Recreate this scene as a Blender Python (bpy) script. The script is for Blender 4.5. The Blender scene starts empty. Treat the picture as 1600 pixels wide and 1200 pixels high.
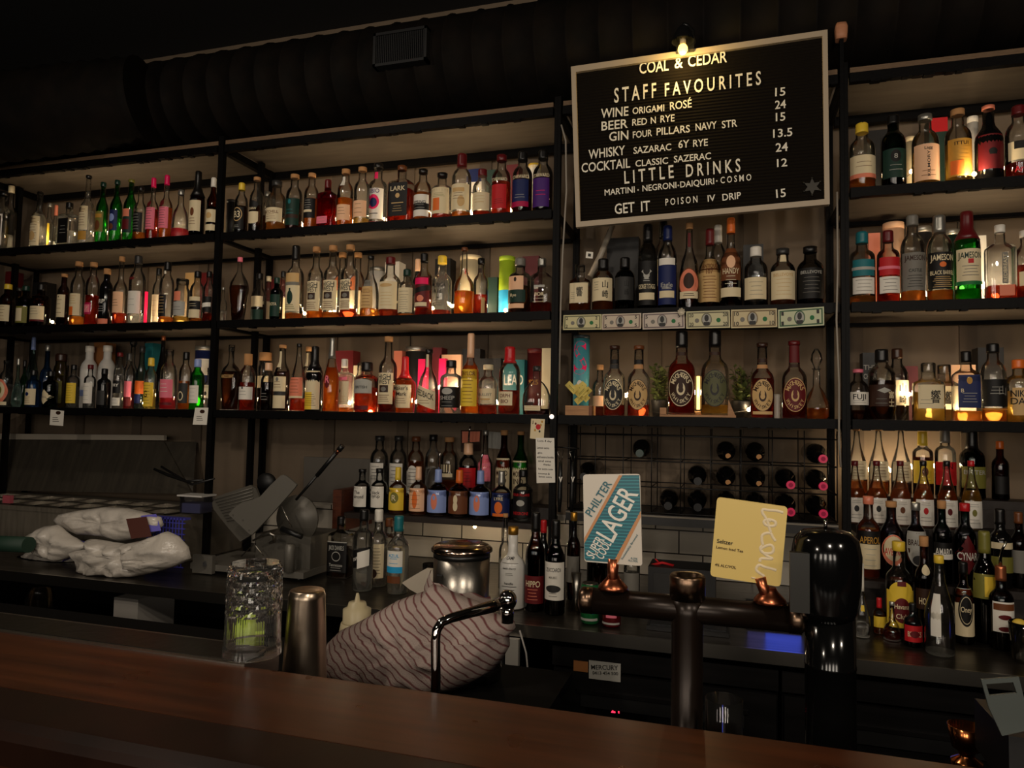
import bpy, bmesh, math, random
from mathutils import Vector, Matrix, noise

S = bpy.context.scene
COL = S.collection
PI = math.pi

# ---------------------------------------------------------------- camera
F_PX = 1110.0
CAM = Vector((0, -2.75, 1.55))
_y, _t, _r = math.radians(16.9146), math.radians(3.1397), math.radians(1.0710)
FW = Vector((-math.sin(_y)*math.cos(_t), math.cos(_y)*math.cos(_t), math.sin(_t)))
_a = Vector((math.cos(_y), math.sin(_y), 0)); _b = _a.cross(FW)
RT = _a*math.cos(_r) + _b*math.sin(_r)
UP = -_a*math.sin(_r) + _b*math.cos(_r)
cd = bpy.data.cameras.new('camera'); cam = bpy.data.objects.new('camera', cd); COL.objects.link(cam)
cd.sensor_fit = 'HORIZONTAL'; cd.sensor_width = 36.0; cd.lens = 36.0*F_PX/1600.0
cd.clip_start = 0.02; cd.clip_end = 60
cam.matrix_world = Matrix(((RT.x, UP.x, -FW.x, CAM.x), (RT.y, UP.y, -FW.y, CAM.y), (RT.z, UP.z, -FW.z, CAM.z), (0, 0, 0, 1)))
S.camera = cam

# ---------------------------------------------------------------- world, exposure
wd = bpy.data.worlds.new('night'); S.world = wd; wd.use_nodes = True
wd.node_tree.nodes['Background'].inputs[0].default_value = (1.0, 0.8, 0.6, 1)
wd.node_tree.nodes['Background'].inputs[1].default_value = 0.0006
S.view_settings.view_transform = 'Standard'; S.view_settings.look = 'None'
S.view_settings.exposure = 0.0; S.view_settings.gamma = 1.0; S.view_settings.use_curve_mapping = False
S.cycles.transparent_max_bounces = 40
S.cycles.max_bounces = 14
S.cycles.sample_clamp_indirect = 3.0
S.cycles.blur_glossy = 0.5

# ---------------------------------------------------------------- room lamps (ceiling lamps on the customers' side)
def area(name, loc, target, size, power, col):
    l = bpy.data.lights.new(name, 'AREA'); l.energy = power; l.size = size; l.color = col; l.shape = 'DISK'
    o = bpy.data.objects.new(name, l); COL.objects.link(o); o.location = loc
    o.rotation_euler = (Vector(target)-Vector(loc)).to_track_quat('-Z', 'Y').to_euler()
    return o
WARM = (1.0, 0.86, 0.70)
area('room_lamp', (0.35, -3.0, 2.6), (-0.1, 0.0, 1.4), 0.10, 9.5, WARM)
area('room_lamp', (-1.3, -3.3, 2.5), (-2.2, 0, 1.6), 0.10, 11.0, WARM)
area('room_lamp', (1.5, -2.6, 2.6), (1.1, 0, 1.0), 0.10, 9.0, WARM)
area('bar_lamp', (-1.9, -1.55, 3.2), (-1.9, -.8, 0.9), 0.14, 7.5, WARM)
# tall narrow windows of the room behind the camera: the upright streaks in the glass
for _x, _p in ((-2.6, 4.5), (-1.2, 8.0), (-.35, 9.0), (.5, 9.0), (1.3, 8.0)):
    _o = area('window_light', (_x, -4.6, 1.75), (_x*.6, 0, 1.75), 0.10, _p, (1.0, .88, .74)); _o.data.shape = 'RECTANGLE'; _o.data.size = .36; _o.data.size_y = .85

# ---------------------------------------------------------------- pixel -> place (1600 x 1200 frame)
def ray(x, y):
    return FW*F_PX + RT*(x-800) - UP*(y-600)
def W(x, y, Y):                     # the point on the upright plane Y
    v = ray(x, y); return CAM + v*((Y-CAM.y)/v.y)
def G(x, y, Z):                     # the point on the level plane Z
    v = ray(x, y); return CAM + v*((Z-CAM.z)/v.z)
def depth(p):
    return (p-CAM).dot(FW)
def wpx(w, p, x):                   # width in metres of w pixels at p
    return w*depth(p)/F_PX*math.cos(math.atan((x-800)/F_PX))

# ---------------------------------------------------------------- materials
def lin(c):
    c = c/255.0
    return c/12.92 if c <= 0.04045 else ((c+0.055)/1.055)**2.4
def rgb(c):
    if isinstance(c, str):
        c = PAL[c] if c in PAL else tuple(int(c[i:i+2], 16) for i in (0, 2, 4))
    return (lin(c[0]), lin(c[1]), lin(c[2]), 1)
PAL = dict(cream=(225,208,170), white=(232,226,214), black=(16,14,13), grey=(120,116,108), dgrey=(46,45,44), tan=(205,168,112),
  gold=(190,140,55), yellow=(232,196,60), orange=(226,110,40), red=(190,28,34), dred=(96,18,22), brown=(110,62,32), dbrown=(52,28,16),
  pink=(236,120,140), hotpink=(235,20,95), magenta=(170,10,70), navy=(22,34,84), blue=(40,90,190), lblue=(140,160,215), teal=(30,110,118), sky=(40,160,215),
  green=(28,110,58), dgreen=(16,48,38), lime=(165,195,40), olive=(120,116,50), purple=(70,30,110), silver=(170,168,160), cork=(190,140,92), wood=(150,98,55), salmon=(226,130,100), peach=(240,190,150))
_M = {}
def mat(key, col, rough=0.5, metal=0.0, emit=0.0, bump=0.0, bscale=60.0, spec=0.5, var=0.0):
    if key in _M: return _M[key]
    m = bpy.data.materials.new(key); m.use_nodes = True
    nt = m.node_tree; p = nt.nodes['Principled BSDF']
    c = rgb(col); p.inputs['Base Color'].default_value = c
    p.inputs['Roughness'].default_value = rough; p.inputs['Metallic'].default_value = metal
    p.inputs['Specular IOR Level'].default_value = spec
    if emit:
        p.inputs['Emission Color'].default_value = c; p.inputs['Emission Strength'].default_value = emit
    if bump or var:
        tc = nt.nodes.new('ShaderNodeTexCoord'); n = nt.nodes.new('ShaderNodeTexNoise'); n.inputs['Scale'].default_value = bscale
        n.inputs['Detail'].default_value = 5
        nt.links.new(tc.outputs['Object'], n.inputs['Vector'])
        if bump:
            b = nt.nodes.new('ShaderNodeBump'); b.inputs['Strength'].default_value = bump; b.inputs['Distance'].default_value = 0.004
            nt.links.new(n.outputs['Fac'], b.inputs['Height']); nt.links.new(b.outputs['Normal'], p.inputs['Normal'])
        if var:
            r = nt.nodes.new('ShaderNodeValToRGB'); r.color_ramp.elements[0].position = 0.3; r.color_ramp.elements[1].position = 0.7
            r.color_ramp.elements[0].color = (c[0]*(1-var), c[1]*(1-var), c[2]*(1-var), 1); r.color_ramp.elements[1].color = (min(1, c[0]*(1+var)), min(1, c[1]*(1+var)), min(1, c[2]*(1+var)), 1)
            nt.links.new(n.outputs['Fac'], r.inputs['Fac']); nt.links.new(r.outputs['Color'], p.inputs['Base Color'])
    _M[key] = m
    return m
def paper(c):                       # printed paper, card and paint
    return mat('print_'+str(c), c, 0.55, spec=0.3)
def capm(c):
    if c in ('cork', 'wood'): return mat('stopper_'+c, c, 0.75, bump=0.3, bscale=300, spec=0.2)
    if c in ('silver', 'gold', 'copper'): return mat('foil_'+c, (200,120,80) if c == 'copper' else c, 0.32, 0.8)
    if c == 'glass': return glass('c')
    return mat('cap_'+str(c), c, 0.33)
def clear_mat(key, face, edge, gloss=1.0, dust=0.05, dustcol=(1, 1, 1), rough=0.03):
    # clear stuff: tinted by how much glass the sight line runs through, fresnel gloss, a little scatter
    if key in _M: return _M[key]
    m = bpy.data.materials.new(key); m.use_nodes = True; nt = m.node_tree; N = nt.nodes; L = nt.links
    for n in list(N): N.remove(n)
    out = N.new('ShaderNodeOutputMaterial')
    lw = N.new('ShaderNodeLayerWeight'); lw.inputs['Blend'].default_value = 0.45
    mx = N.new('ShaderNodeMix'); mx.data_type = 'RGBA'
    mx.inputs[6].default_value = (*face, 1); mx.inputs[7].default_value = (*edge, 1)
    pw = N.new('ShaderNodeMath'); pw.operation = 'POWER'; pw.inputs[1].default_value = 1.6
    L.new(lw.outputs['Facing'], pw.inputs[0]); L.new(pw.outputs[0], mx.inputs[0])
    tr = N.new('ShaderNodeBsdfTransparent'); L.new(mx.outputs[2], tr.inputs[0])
    last = tr.outputs[0]
    if dust:
        tl = N.new('ShaderNodeBsdfTranslucent'); tl.inputs[0].default_value = (*dustcol, 1)
        ad = N.new('ShaderNodeMixShader'); ad.inputs[0].default_value = dust
        L.new(last, ad.inputs[1]); L.new(tl.outputs[0], ad.inputs[2]); last = ad.outputs[0]
    if gloss:
        fr = N.new('ShaderNodeFresnel'); fr.inputs['IOR'].default_value = 1.5
        ml = N.new('ShaderNodeMath'); ml.operation = 'MULTIPLY'; ml.inputs[1].default_value = gloss
        L.new(fr.outputs[0], ml.inputs[0])
        gl = N.new('ShaderNodeBsdfGlossy'); gl.inputs['Roughness'].default_value = rough
        ms = N.new('ShaderNodeMixShader'); L.new(ml.outputs[0], ms.inputs[0]); L.new(last, ms.inputs[1]); L.new(gl.outputs[0], ms.inputs[2]); last = ms.outputs[0]
    L.new(last, out.inputs[0])
    _M[key] = m
    return m
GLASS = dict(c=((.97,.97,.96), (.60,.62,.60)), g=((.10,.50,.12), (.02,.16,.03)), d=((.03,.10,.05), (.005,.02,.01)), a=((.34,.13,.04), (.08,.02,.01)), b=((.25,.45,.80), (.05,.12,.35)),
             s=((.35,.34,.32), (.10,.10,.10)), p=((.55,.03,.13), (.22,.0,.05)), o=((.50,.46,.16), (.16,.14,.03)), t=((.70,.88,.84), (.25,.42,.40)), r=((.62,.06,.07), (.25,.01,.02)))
def glass(k):
    if k == 'k': return mat('black_glass', (12,11,11), 0.08)
    if k == 'w': return mat('white_ceramic', (225,222,215), 0.25)
    f, e = GLASS[k]
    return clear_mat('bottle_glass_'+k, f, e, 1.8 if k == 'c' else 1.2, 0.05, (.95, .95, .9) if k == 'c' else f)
def cutglass():                       # heavy cut crystal, really refracting
    m = bpy.data.materials.get('cut_glass')
    if m: return m
    m = bpy.data.materials.new('cut_glass'); m.use_nodes = True; nt = m.node_tree; N = nt.nodes
    for n in list(N): N.remove(n)
    out = N.new('ShaderNodeOutputMaterial'); g = N.new('ShaderNodeBsdfGlass'); g.inputs['IOR'].default_value = 1.45; g.inputs['Roughness'].default_value = .01
    d = N.new('ShaderNodeBsdfDiffuse'); d.inputs[0].default_value = (.9, .88, .82, 1); ms = N.new('ShaderNodeMixShader'); ms.inputs[0].default_value = .012
    nt.links.new(g.outputs[0], ms.inputs[1]); nt.links.new(d.outputs[0], ms.inputs[2]); nt.links.new(ms.outputs[0], out.inputs[0])
    return m
def barglass():                       # thin, well polished drinking glass
    return clear_mat('drinking_glass', (.97,.97,.96), (.74,.76,.74), 1.0, .05, (.9, .9, .88))
LIQ = dict(am=((.80,.34,.07), (.55,.14,.015)), lo=((.92,.55,.20), (.75,.32,.06)), rd=((.60,.09,.035), (.30,.02,.008)), br=((.26,.08,.03), (.08,.015,.005)), pk=((.80,.10,.16), (.5,.02,.05)), go=((.92,.66,.20), (.75,.42,.06)),
           cl=((.97,.97,.95), (.75,.76,.72)), or_=((.95,.36,.05), (.8,.16,.01)), gr=((.35,.72,.10), (.10,.35,.02)), bk=((.04,.015,.008), (.01,.003,.001)), ye=((.85,.75,.25), (.55,.45,.08)))
def liquid(k):
    f, e = LIQ[k]; key = 'liquid_'+k
    if key in _M: return _M[key]
    m = bpy.data.materials.new(key); m.use_nodes = True; nt = m.node_tree; N = nt.nodes; L = nt.links
    for n in list(N): N.remove(n)
    out = N.new('ShaderNodeOutputMaterial'); g = N.new('ShaderNodeBsdfGlass'); g.inputs['IOR'].default_value = 1.33; g.inputs['Roughness'].default_value = .02
    g.inputs['Color'].default_value = (*(math.sqrt(v) for v in f), 1)
    tl = N.new('ShaderNodeBsdfTranslucent'); tl.inputs[0].default_value = (*f, 1)
    ms = N.new('ShaderNodeMixShader'); ms.inputs[0].default_value = .36 if k not in ('cl', 'bk', 'br') else (.16 if k == 'cl' else .04)
    L.new(g.outputs[0], ms.inputs[1]); L.new(tl.outputs[0], ms.inputs[2]); L.new(ms.outputs[0], out.inputs[0]); _M[key] = m
    return m
    return clear_mat('liquid_'+k, f, e, 0.0, 0.30 if k not in ('cl', 'bk', 'br') else 0.05, tuple(min(1, v*1.15) for v in f))
BLACK_STEEL = mat('black_steel', (9,8,8), 0.5, bump=0.15, bscale=90, spec=.1)
STEEL = mat('brushed_steel', (172,166,156), 0.30, 1.0, bump=0.05, bscale=220)
CHROME = mat('chrome', (205,200,195), 0.07, 1.0)
COPPER = mat('copper', (190,112,78), 0.28, 1.0)
DARKMET = mat('dark_metal', (38,33,30), 0.35, 0.6)
BLKPLASTIC = mat('black_plastic', (18,18,18), 0.35)

# ---------------------------------------------------------------- mesh building (all shapes in world metres, moved under their thing)
class MB:
    def __init__(s, *mats):
        s.bm = bmesh.new(); s.mats = list(mats); s.i = 0; s.smooth = True
    def m(s, mt):
        if mt not in s.mats: s.mats.append(mt)
        s.i = s.mats.index(mt); return s
    def face(s, vs, smooth=None):
        try: f = s.bm.faces.new(vs)
        except ValueError: return
        f.material_index = s.i; f.smooth = s.smooth if smooth is None else smooth
        return f
    def v(s, p): return s.bm.verts.new(p)
    def box(s, a, b, rot=None):
        a, b = Vector(a), Vector(b); c = (a+b)/2; vs = []
        for z in (a.z, b.z):
            for x, y in ((a.x, a.y), (b.x, a.y), (b.x, b.y), (a.x, b.y)):
                p = Vector((x, y, z))
                if rot is not None: p = c + rot @ (p-c)
                vs.append(s.v(p))
        for f in ((3,2,1,0), (4,5,6,7), (0,1,5,4), (1,2,6,5), (2,3,7,6), (3,0,4,7)): s.face([vs[i] for i in f], False)
        return s
    def tube(s, pts, r, n=10, cap=True):
        pts = [Vector(p) for p in pts]; rs = r if isinstance(r, (list, tuple)) else [r]*len(pts)
        rings = []; ref = None
        for i, p in enumerate(pts):
            d = (pts[min(i+1, len(pts)-1)]-pts[max(i-1, 0)]).normalized()
            if ref is None: ref = Vector((0, 0, 1)) if abs(d.z) < .9 else Vector((1, 0, 0))
            u = d.cross(ref).normalized(); w = u.cross(d).normalized(); ref = w
            rings.append([s.v(p+(u*math.cos(2*PI*k/n)+w*math.sin(2*PI*k/n))*rs[i]) for k in range(n)])
        for A, B in zip(rings, rings[1:]):
            for k in range(n): s.face([A[k], A[(k+1) % n], B[(k+1) % n], B[k]])
        if cap:
            s.face(rings[0][::-1], False); s.face(rings[-1], False)
        return s
    def lathe(s, c, prof, n=24, ex=2.0, dr=1.0, caps=True, rotz=0.0):
        c = Vector(c); rings = []; cz, sz = math.cos(rotz), math.sin(rotz)
        for z, r in prof:
            ring = []
            for k in range(n):
                a = 2*PI*(k+.5)/n; x = math.copysign(abs(math.cos(a))**(2/ex), math.cos(a))*r; y = math.copysign(abs(math.sin(a))**(2/ex), math.sin(a))*r*dr
                ring.append(s.v((c.x+x*cz-y*sz, c.y+x*sz+y*cz, c.z+z)))
            rings.append(ring)
        for A, B in zip(rings, rings[1:]):
            for k in range(n): s.face([A[k], A[(k+1) % n], B[(k+1) % n], B[k]])
        if caps:
            s.face(rings[0][::-1], False); s.face(rings[-1], False)
        return s
    def plate(s, pts, d):           # outline pts (world), extruded by vector d
        pts = [Vector(p) for p in pts]; d = Vector(d)
        A = [s.v(p) for p in pts]; B = [s.v(p+d) for p in pts]; n = len(pts)
        s.face(A, False); s.face(B[::-1], False)
        for k in range(n): s.face([A[k], B[k], B[(k+1) % n], A[(k+1) % n]], False)
        return s
    def grid(s, fn, nu, nv, wrap=False):
        V = [[s.v(fn(i/nu, j/nv)) for j in range(nv+1)] for i in range(nu if wrap else nu+1)]
        for i in range(nu):
            for j in range(nv): s.face([V[i][j], V[(i+1) % len(V)][j], V[(i+1) % len(V)][j+1], V[i][j+1]])
        return s
    def ball(s, c, r, nu=12, nv=8, sc=(1, 1, 1)):
        c = Vector(c)
        return s.grid(lambda u, v: c+Vector((r*sc[0]*math.sin(PI*max(.001, min(.999, v)))*math.cos(2*PI*u), r*sc[1]*math.sin(PI*max(.001, min(.999, v)))*math.sin(2*PI*u), -r*sc[2]*math.cos(PI*v))), nu, nv, True)
    def build(s, name, parent=None, recalc=True):
        if recalc: bmesh.ops.recalc_face_normals(s.bm, faces=s.bm.faces)
        me = bpy.data.meshes.new(name)
        org = Vector((0, 0, 0))
        q = parent
        while q is not None: org += Vector(q.location); q = q.parent
        if parent is None and len(s.bm.verts):
            xs = [v.co.x for v in s.bm.verts]; ys = [v.co.y for v in s.bm.verts]; zs = [v.co.z for v in s.bm.verts]
            org = Vector(((min(xs)+max(xs))/2, (min(ys)+max(ys))/2, min(zs)))
        bmesh.ops.translate(s.bm, verts=s.bm.verts, vec=-org)
        s.bm.to_mesh(me); s.bm.free()
        for mt in s.mats: me.materials.append(mt)
        o = bpy.data.objects.new(name, me); COL.objects.link(o)
        if parent is not None: o.parent = parent
        else: o.location = org
        return o
def tag(o, label, cat, group=None):
    o['label'] = label; o['category'] = cat
    if group: o['group'] = group
    return o
def thing(name, label, cat, loc, group=None):
    o = bpy.data.objects.new(name, None); COL.objects.link(o); o.location = loc; o.empty_display_size = 0.05
    return tag(o, label, cat, group)
def struct(o): o['kind'] = 'structure'; return o

_T = {}
def text_mesh(t):
    if t not in _T:
        c = bpy.data.curves.new('t', 'FONT'); c.body = t; c.offset = 0.012; c.resolution_u = 3
        o = bpy.data.objects.new('t', c); me = o.to_mesh()
        vs = [(v.co.x, v.co.y) for v in me.vertices]; fs = [tuple(p.vertices) for p in me.polygons]
        o.to_mesh_clear(); bpy.data.objects.remove(o); bpy.data.curves.remove(c)
        x0 = min(v[0] for v in vs); x1 = max(v[0] for v in vs); y0 = min(v[1] for v in vs); y1 = max(v[1] for v in vs)
        if t.isupper() or t.isdigit(): y0, y1 = 0.0, max(0.69, 0.69)
        _T[t] = ([((v[0]-x0)/(x1-x0), (v[1]-y0)/(y1-y0)) for v in vs], fs, (x1-x0)/(y1-y0))
    return _T[t]
def flat_text(mb, t, p0, p1, up_len, nrm, lift=0.001, mt=None):
    # lettering from baseline start p0 to baseline end p1 (world), cap height up_len, on the plane with normal nrm
    if mt: mb.m(mt)
    p0, p1, nrm = Vector(p0), Vector(p1), Vector(nrm).normalized()
    ex = p1-p0; up = nrm.cross(ex).normalized()*up_len
    vs, fs, _ = text_mesh(t)
    V = [mb.v(p0+ex*a+up*b+nrm*lift) for a, b in vs]
    for f in fs: mb.face([V[i] for i in f], False)
def px_text(mb, t, x0, y0, x1, y1, h, Y, lift=0.001, mt=None):
    p0, p1 = W(x0, y0, Y), W(x1, y1, Y)
    hm = h*depth((p0+p1)/2)/F_PX
    flat_text(mb, t, p0, p1, hm, (0, -1, 0), lift, mt)
def px_plate(mb, pts, Y, thick, mt=None, lift=0.0):
    if mt: mb.m(mt)
    return mb.plate([W(x, y, Y-lift) for x, y in pts], (0, thick, 0))
def rrect(pts, r=0.12, n=4):        # rounded corners on a four-corner outline
    P = [Vector((x, y, 0)) for x, y in pts]; out = []
    L = min((P[i]-P[(i+1) % 4]).length for i in range(4))*r
    for i in range(4):
        a, b, c = P[i-1], P[i], P[(i+1) % 4]
        s, e = b+(a-b).normalized()*L, b+(c-b).normalized()*L
        for k in range(n+1):
            t = k/n; q = s*(1-t)**2 + b*2*t*(1-t) + e*t*t
            out.append((q.x, q.y))
    return out
def pillow(mb, pts, Y, T, rings=7, nz=0.25, nf=18.0, seed=0, back=0.6, tilt=0.0, zmin=0.0):
    # a soft closed body inside an outline: bulges by T to the front and T*back to the rear, with folds
    P = [W(x, y, Y) for x, y in pts]
    Q = []                          # resample the outline evenly
    for i in range(len(P)):
        a, b = P[i], P[(i+1) % len(P)]; k = max(1, int((b-a).length/0.018))
        Q += [a.lerp(b, j/k) for j in range(k)]
    c = sum(Q, Vector())/len(Q); n = len(Q)
    def flr(q): q.z = max(q.z, zmin); return q
    def pt(q, s, sg):
        p = c+(q-c)*s; h = T*(1 if sg < 0 else back)*math.sqrt(max(0, 1-s**2.6))
        f = noise.noise(Vector((p.x*nf, p.z*nf, seed*7.3)))+0.5*noise.noise(Vector((p.x*nf*2.3, p.z*nf*2.3, seed*3.1+5)))
        rid = 1-abs(noise.noise(Vector((p.x*nf*.8+p.z*nf*.5, p.z*nf*.8, seed+11))))*2
        h *= 1+nz*f+nz*.7*rid*(.3+s)
        return flr(p+Vector((0, sg*h+tilt*(p.z-c.z), 0)))
    SS = [1-(k/rings)**1.4 for k in range(rings)]
    rim = [mb.v(flr(q+Vector((0, tilt*(q.z-c.z), 0)))) for q in Q]
    for sg in (-1, 1):
        prev = rim
        for s in SS[1:]:
            cur = [mb.v(pt(q, s, sg)) for q in Q]
            for k in range(n): mb.face([prev[k], prev[(k+1) % n], cur[(k+1) % n], cur[k]])
            prev = cur
        mid = mb.v(pt(c, 0, sg))
        for k in range(n): mb.face([prev[k], prev[(k+1) % n], mid])
    return mb

# ================================================================= the room
XP = [-3.89, -2.288, -0.660, 0.400, 2.00]        # the shelving posts
Z4, Z3, Z2, Z1 = 1.585, 2.000, 2.413, 2.855      # tops of the shelf rails, low to high
SD = 0.387                                        # shelf depth
YW = 0.44                                         # back wall
def noisewall(key, c1, c2, sc, rough=0.8, stretch=(1, 1, 1), bump=0.1):
    m = mat(key, c1, rough); nt = m.node_tree; p = nt.nodes['Principled BSDF']
    tc = nt.nodes.new('ShaderNodeTexCoord'); mp = nt.nodes.new('ShaderNodeMapping'); mp.inputs['Scale'].default_value = stretch
    n = nt.nodes.new('ShaderNodeTexNoise'); n.inputs['Scale'].default_value = sc; n.inputs['Detail'].default_value = 7
    r = nt.nodes.new('ShaderNodeValToRGB'); r.color_ramp.elements[0].position = .32; r.color_ramp.elements[1].position = .68
    r.color_ramp.elements[0].color = rgb(c1); r.color_ramp.elements[1].color = rgb(c2)
    b = nt.nodes.new('ShaderNodeBump'); b.inputs['Strength'].default_value = bump; b.inputs['Distance'].default_value = .003
    nt.links.new(tc.outputs['Object'], mp.inputs[0]); nt.links.new(mp.outputs[0], n.inputs['Vector']); nt.links.new(n.outputs['Fac'], r.inputs[0])
    nt.links.new(r.outputs[0], p.inputs['Base Color']); nt.links.new(n.outputs['Fac'], b.inputs['Height']); nt.links.new(b.outputs[0], p.inputs['Normal'])
    return m
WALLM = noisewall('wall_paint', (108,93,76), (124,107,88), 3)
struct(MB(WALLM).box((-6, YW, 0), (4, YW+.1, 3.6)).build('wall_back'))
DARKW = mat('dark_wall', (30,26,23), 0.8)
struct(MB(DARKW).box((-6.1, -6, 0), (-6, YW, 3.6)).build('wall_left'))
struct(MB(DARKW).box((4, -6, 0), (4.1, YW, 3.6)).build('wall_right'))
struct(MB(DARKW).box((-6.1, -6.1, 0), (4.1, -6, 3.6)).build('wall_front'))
struct(MB(mat('black_ceiling', (14,13,12), 0.9)).box((-6, -6, 3.6), (4, YW, 3.7)).build('ceiling'))
struct(MB(mat('dark_floor', (40,34,30), 0.5, bump=.2)).box((-6, -6, -.1), (4, YW, 0)).build('floor'))
# upright battens on the back wall
bt = MB(mat('batten', (98,84,69), 0.8))
x = -5.2
while x < 3.5:
    bt.box((x, YW-.012, 1.2), (x+.06, YW, 2.95)); x += .405
struct(bt.build('trim_1'))
# tiled splashback, grey splash board
tm = mat('white_tile', (190,184,172), 0.18); nt = tm.node_tree
br = nt.nodes.new('ShaderNodeTexBrick'); tc = nt.nodes.new('ShaderNodeTexCoord'); mp = nt.nodes.new('ShaderNodeMapping')
mp.inputs['Rotation'].default_value = (PI/2, 0, 0); nt.links.new(tc.outputs['Object'], mp.inputs[0]); nt.links.new(mp.outputs[0], br.inputs['Vector'])
br.inputs['Color1'].default_value = rgb((178,170,156)); br.inputs['Color2'].default_value = rgb((165,158,146)); br.inputs['Mortar'].default_value = rgb((45,40,36))
br.inputs['Scale'].default_value = 1.0; br.inputs['Brick Width'].default_value = .20; br.inputs['Row Height'].default_value = .10; br.inputs['Mortar Size'].default_value = .003
nt.links.new(br.outputs['Color'], nt.nodes['Principled BSDF'].inputs['Base Color'])
struct(MB(tm).box((-2.4, YW-.014, .9), (2.2, YW-.001, 1.125)).build('wall_tiles'))
struct(MB(mat('splash_trim', (150,142,130), .5)).box((-2.4, YW-.02, 1.125), (2.2, YW-.001, 1.14)).build('trim_2'))
tag(MB(mat('grey_board', (96,90,82), .6)).box((-2.05, YW-.04, 1.141), (-1.52, YW-.022, 1.36)).build('splash_panel'), 'plain grey panel fixed to the wall behind the meat slicer', 'panel')

# ---------------------------------------------------------------- the four shelving units
BOARD = noisewall('shelf_board', (82,73,63), (93,84,73), 5, .7, (1, 6, 1))
EDGE = noisewall('board_edge', (100,78,56), (116,92,68), 40, .7, (1, 1, 6))
BAYS = [('left', 0, 'black steel shelving unit at far left, above the prep fridge', (Z4, Z3, Z2, Z1)), ('second', 1, 'black steel shelving unit above the meat slicer', (Z4, Z3, Z2, Z1)),
        ('third', 2, 'black steel shelving unit behind the letter board and banknotes', (Z4, Z3, Z1)), ('right', 3, 'black steel shelving unit at far right, beside the letter board', (Z4, Z3, Z2, Z1))]
random.seed(5)
for nm, k, lab, zs in BAYS:
    x0, x1 = XP[k]+.0068, XP[k+1]-.0068
    u = thing('shelving_unit', lab, 'shelf', ((x0+x1)/2, SD/2, .9), 'black steel shelving units along the back wall')
    top = Z1+.02 if k != 3 else Z1+.02
    for px in (x0, x1):
        for py in (0, SD):
            t = top + (.09 if (k == 2 and px == x1 and py == 0) else 0)
            MB(BLACK_STEEL).box((px-.0065, py-.013, .9026), (px+.0065, py+.013, t)).build('post', u)
    if k in (0, 1): MB(BLACK_STEEL).box((x0+.035, .207, .9026), (x0+.060, .232, Z1-.03)).build('brace_post', u)
    for z in zs:
        bl = MB(BOARD)
        bl.box((x0+.014, .016, z-.022), (x1-.014, SD-.016, z-.004))
        bl.build('shelf_board', u)
        if z == Z1: MB(EDGE).box((x0+.014, -.008, z-.020), (x1-.014, .012, z)).build('board_edge', u)
        zt = z-.021 if z == Z1 else z
        fr = MB(BLACK_STEEL)
        n = 46                       # front rail with the ragged taped edge below
        fr.box((x0+.013, -.013, zt-.034), (x1-.013, .013, zt))
        for j in range(n):
            if random.random() < .45:
                a = x0+.013+(x1-x0-.026)*j/n; b = a+(x1-x0-.026)/n*random.uniform(.6, 1)
                fr.box((a, -.012, zt-.034-random.uniform(.001, .006)), (b, .012, zt-.033))
        fr.build('front_rail', u)
        MB(BLACK_STEEL).box((x0+.013, SD-.013, zt-.036), (x1-.013, SD+.013, zt)).build('back_rail', u)
        for px in (x0, x1):
            MB(BLACK_STEEL).box((px-.0062, .013, zt-.034), (px+.0062, SD-.013, zt)).build('side_rail', u)
    # little round bulb pinned on the post
wb = thing('post_light', 'tiny round white light pinned on the black post beside the playing card', 'light', W(862, 651, -.025))
MB(mat('pin_light', (255,240,225), .4, emit=1.2)).ball(W(862, 651, -.022), .0095).build('bulb', wb)
MB(BLKPLASTIC).tube([W(862, 651, -.013), W(862, 651, -.022)], .006).build('socket', wb)
lt = MB(mat('copper_tape', (190,130,95), .6, bump=.4))
p = W(1317, 82, 0)
lt.lathe((XP[3]-.0068, 0, Z1+.1105), [(0, .019), (.02, .021), (.045, .022), (.06, .018)], 10, 4)
tag(lt.build('pipe_cap'), 'crumpled salmon tape cap on top of the post right of the letter board', 'cap')

# ---------------------------------------------------------------- the duct under the ceiling
DUCT = noisewall('duct_paint', (12,10,8), (22,17,13), 9, .75, bump=.25); DUCT.node_tree.nodes['Principled BSDF'].inputs['Specular IOR Level'].default_value = .1
du = thing('air_duct', 'dark painted round air duct above the shelves', 'duct', (-1.5, .20, 3.17))
YD, ZD = .20, 3.17
d = MB(DUCT)
prof = []
xx = -5.5
while xx < 3.6:
    prof += [(xx, .215), (xx+.004, .221), (xx+.012, .221), (xx+.016, .215)]; xx += .135
rings = []
for xx, r in prof: rings.append([d.v((xx, YD+r*math.cos(2*PI*k/32), ZD+r*math.sin(2*PI*k/32))) for k in range(32)])
for A, B in zip(rings, rings[1:]):
    for k in range(32): d.face([A[k], A[(k+1) % 32], B[(k+1) % 32], B[k]])
d.build('duct_pipe', du)
vg = MB(mat('vent_black', (22,22,23), .5))
a, b = W(582, 70, -.05), W(664, 130, -.05)
zt, zb = ZD+.07, ZD-.08
for xx in (a.x, b.x-.012): vg.box((xx, -.045, zb), (xx+.012, .02, zt))
for zz in (zb, zt-.012): vg.box((a.x, -.045, zz), (b.x, .02, zz+.012))
nn = 26
for k in range(nn): vg.box((a.x+.012+(b.x-a.x-.024)*k/nn, -.038, zb+.012), (a.x+.016+(b.x-a.x-.024)*k/nn, -.012, zt-.012))
vg.build('vent_grille', du)
el = MB(DUCT)                        # the fatter flexible branch at left, nearer the room
pts = [(-4.9, -.28, 2.98), (-4.2, -.26, 2.98), (-3.6, -.22, 3.0), (-3.1, -.12, 3.05), (-2.7, .0, 3.1)]
P2 = []
for q, r_ in zip(pts, pts[1:]):
    for k in range(10): P2.append(Vector(q).lerp(Vector(r_), k/10))
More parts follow.
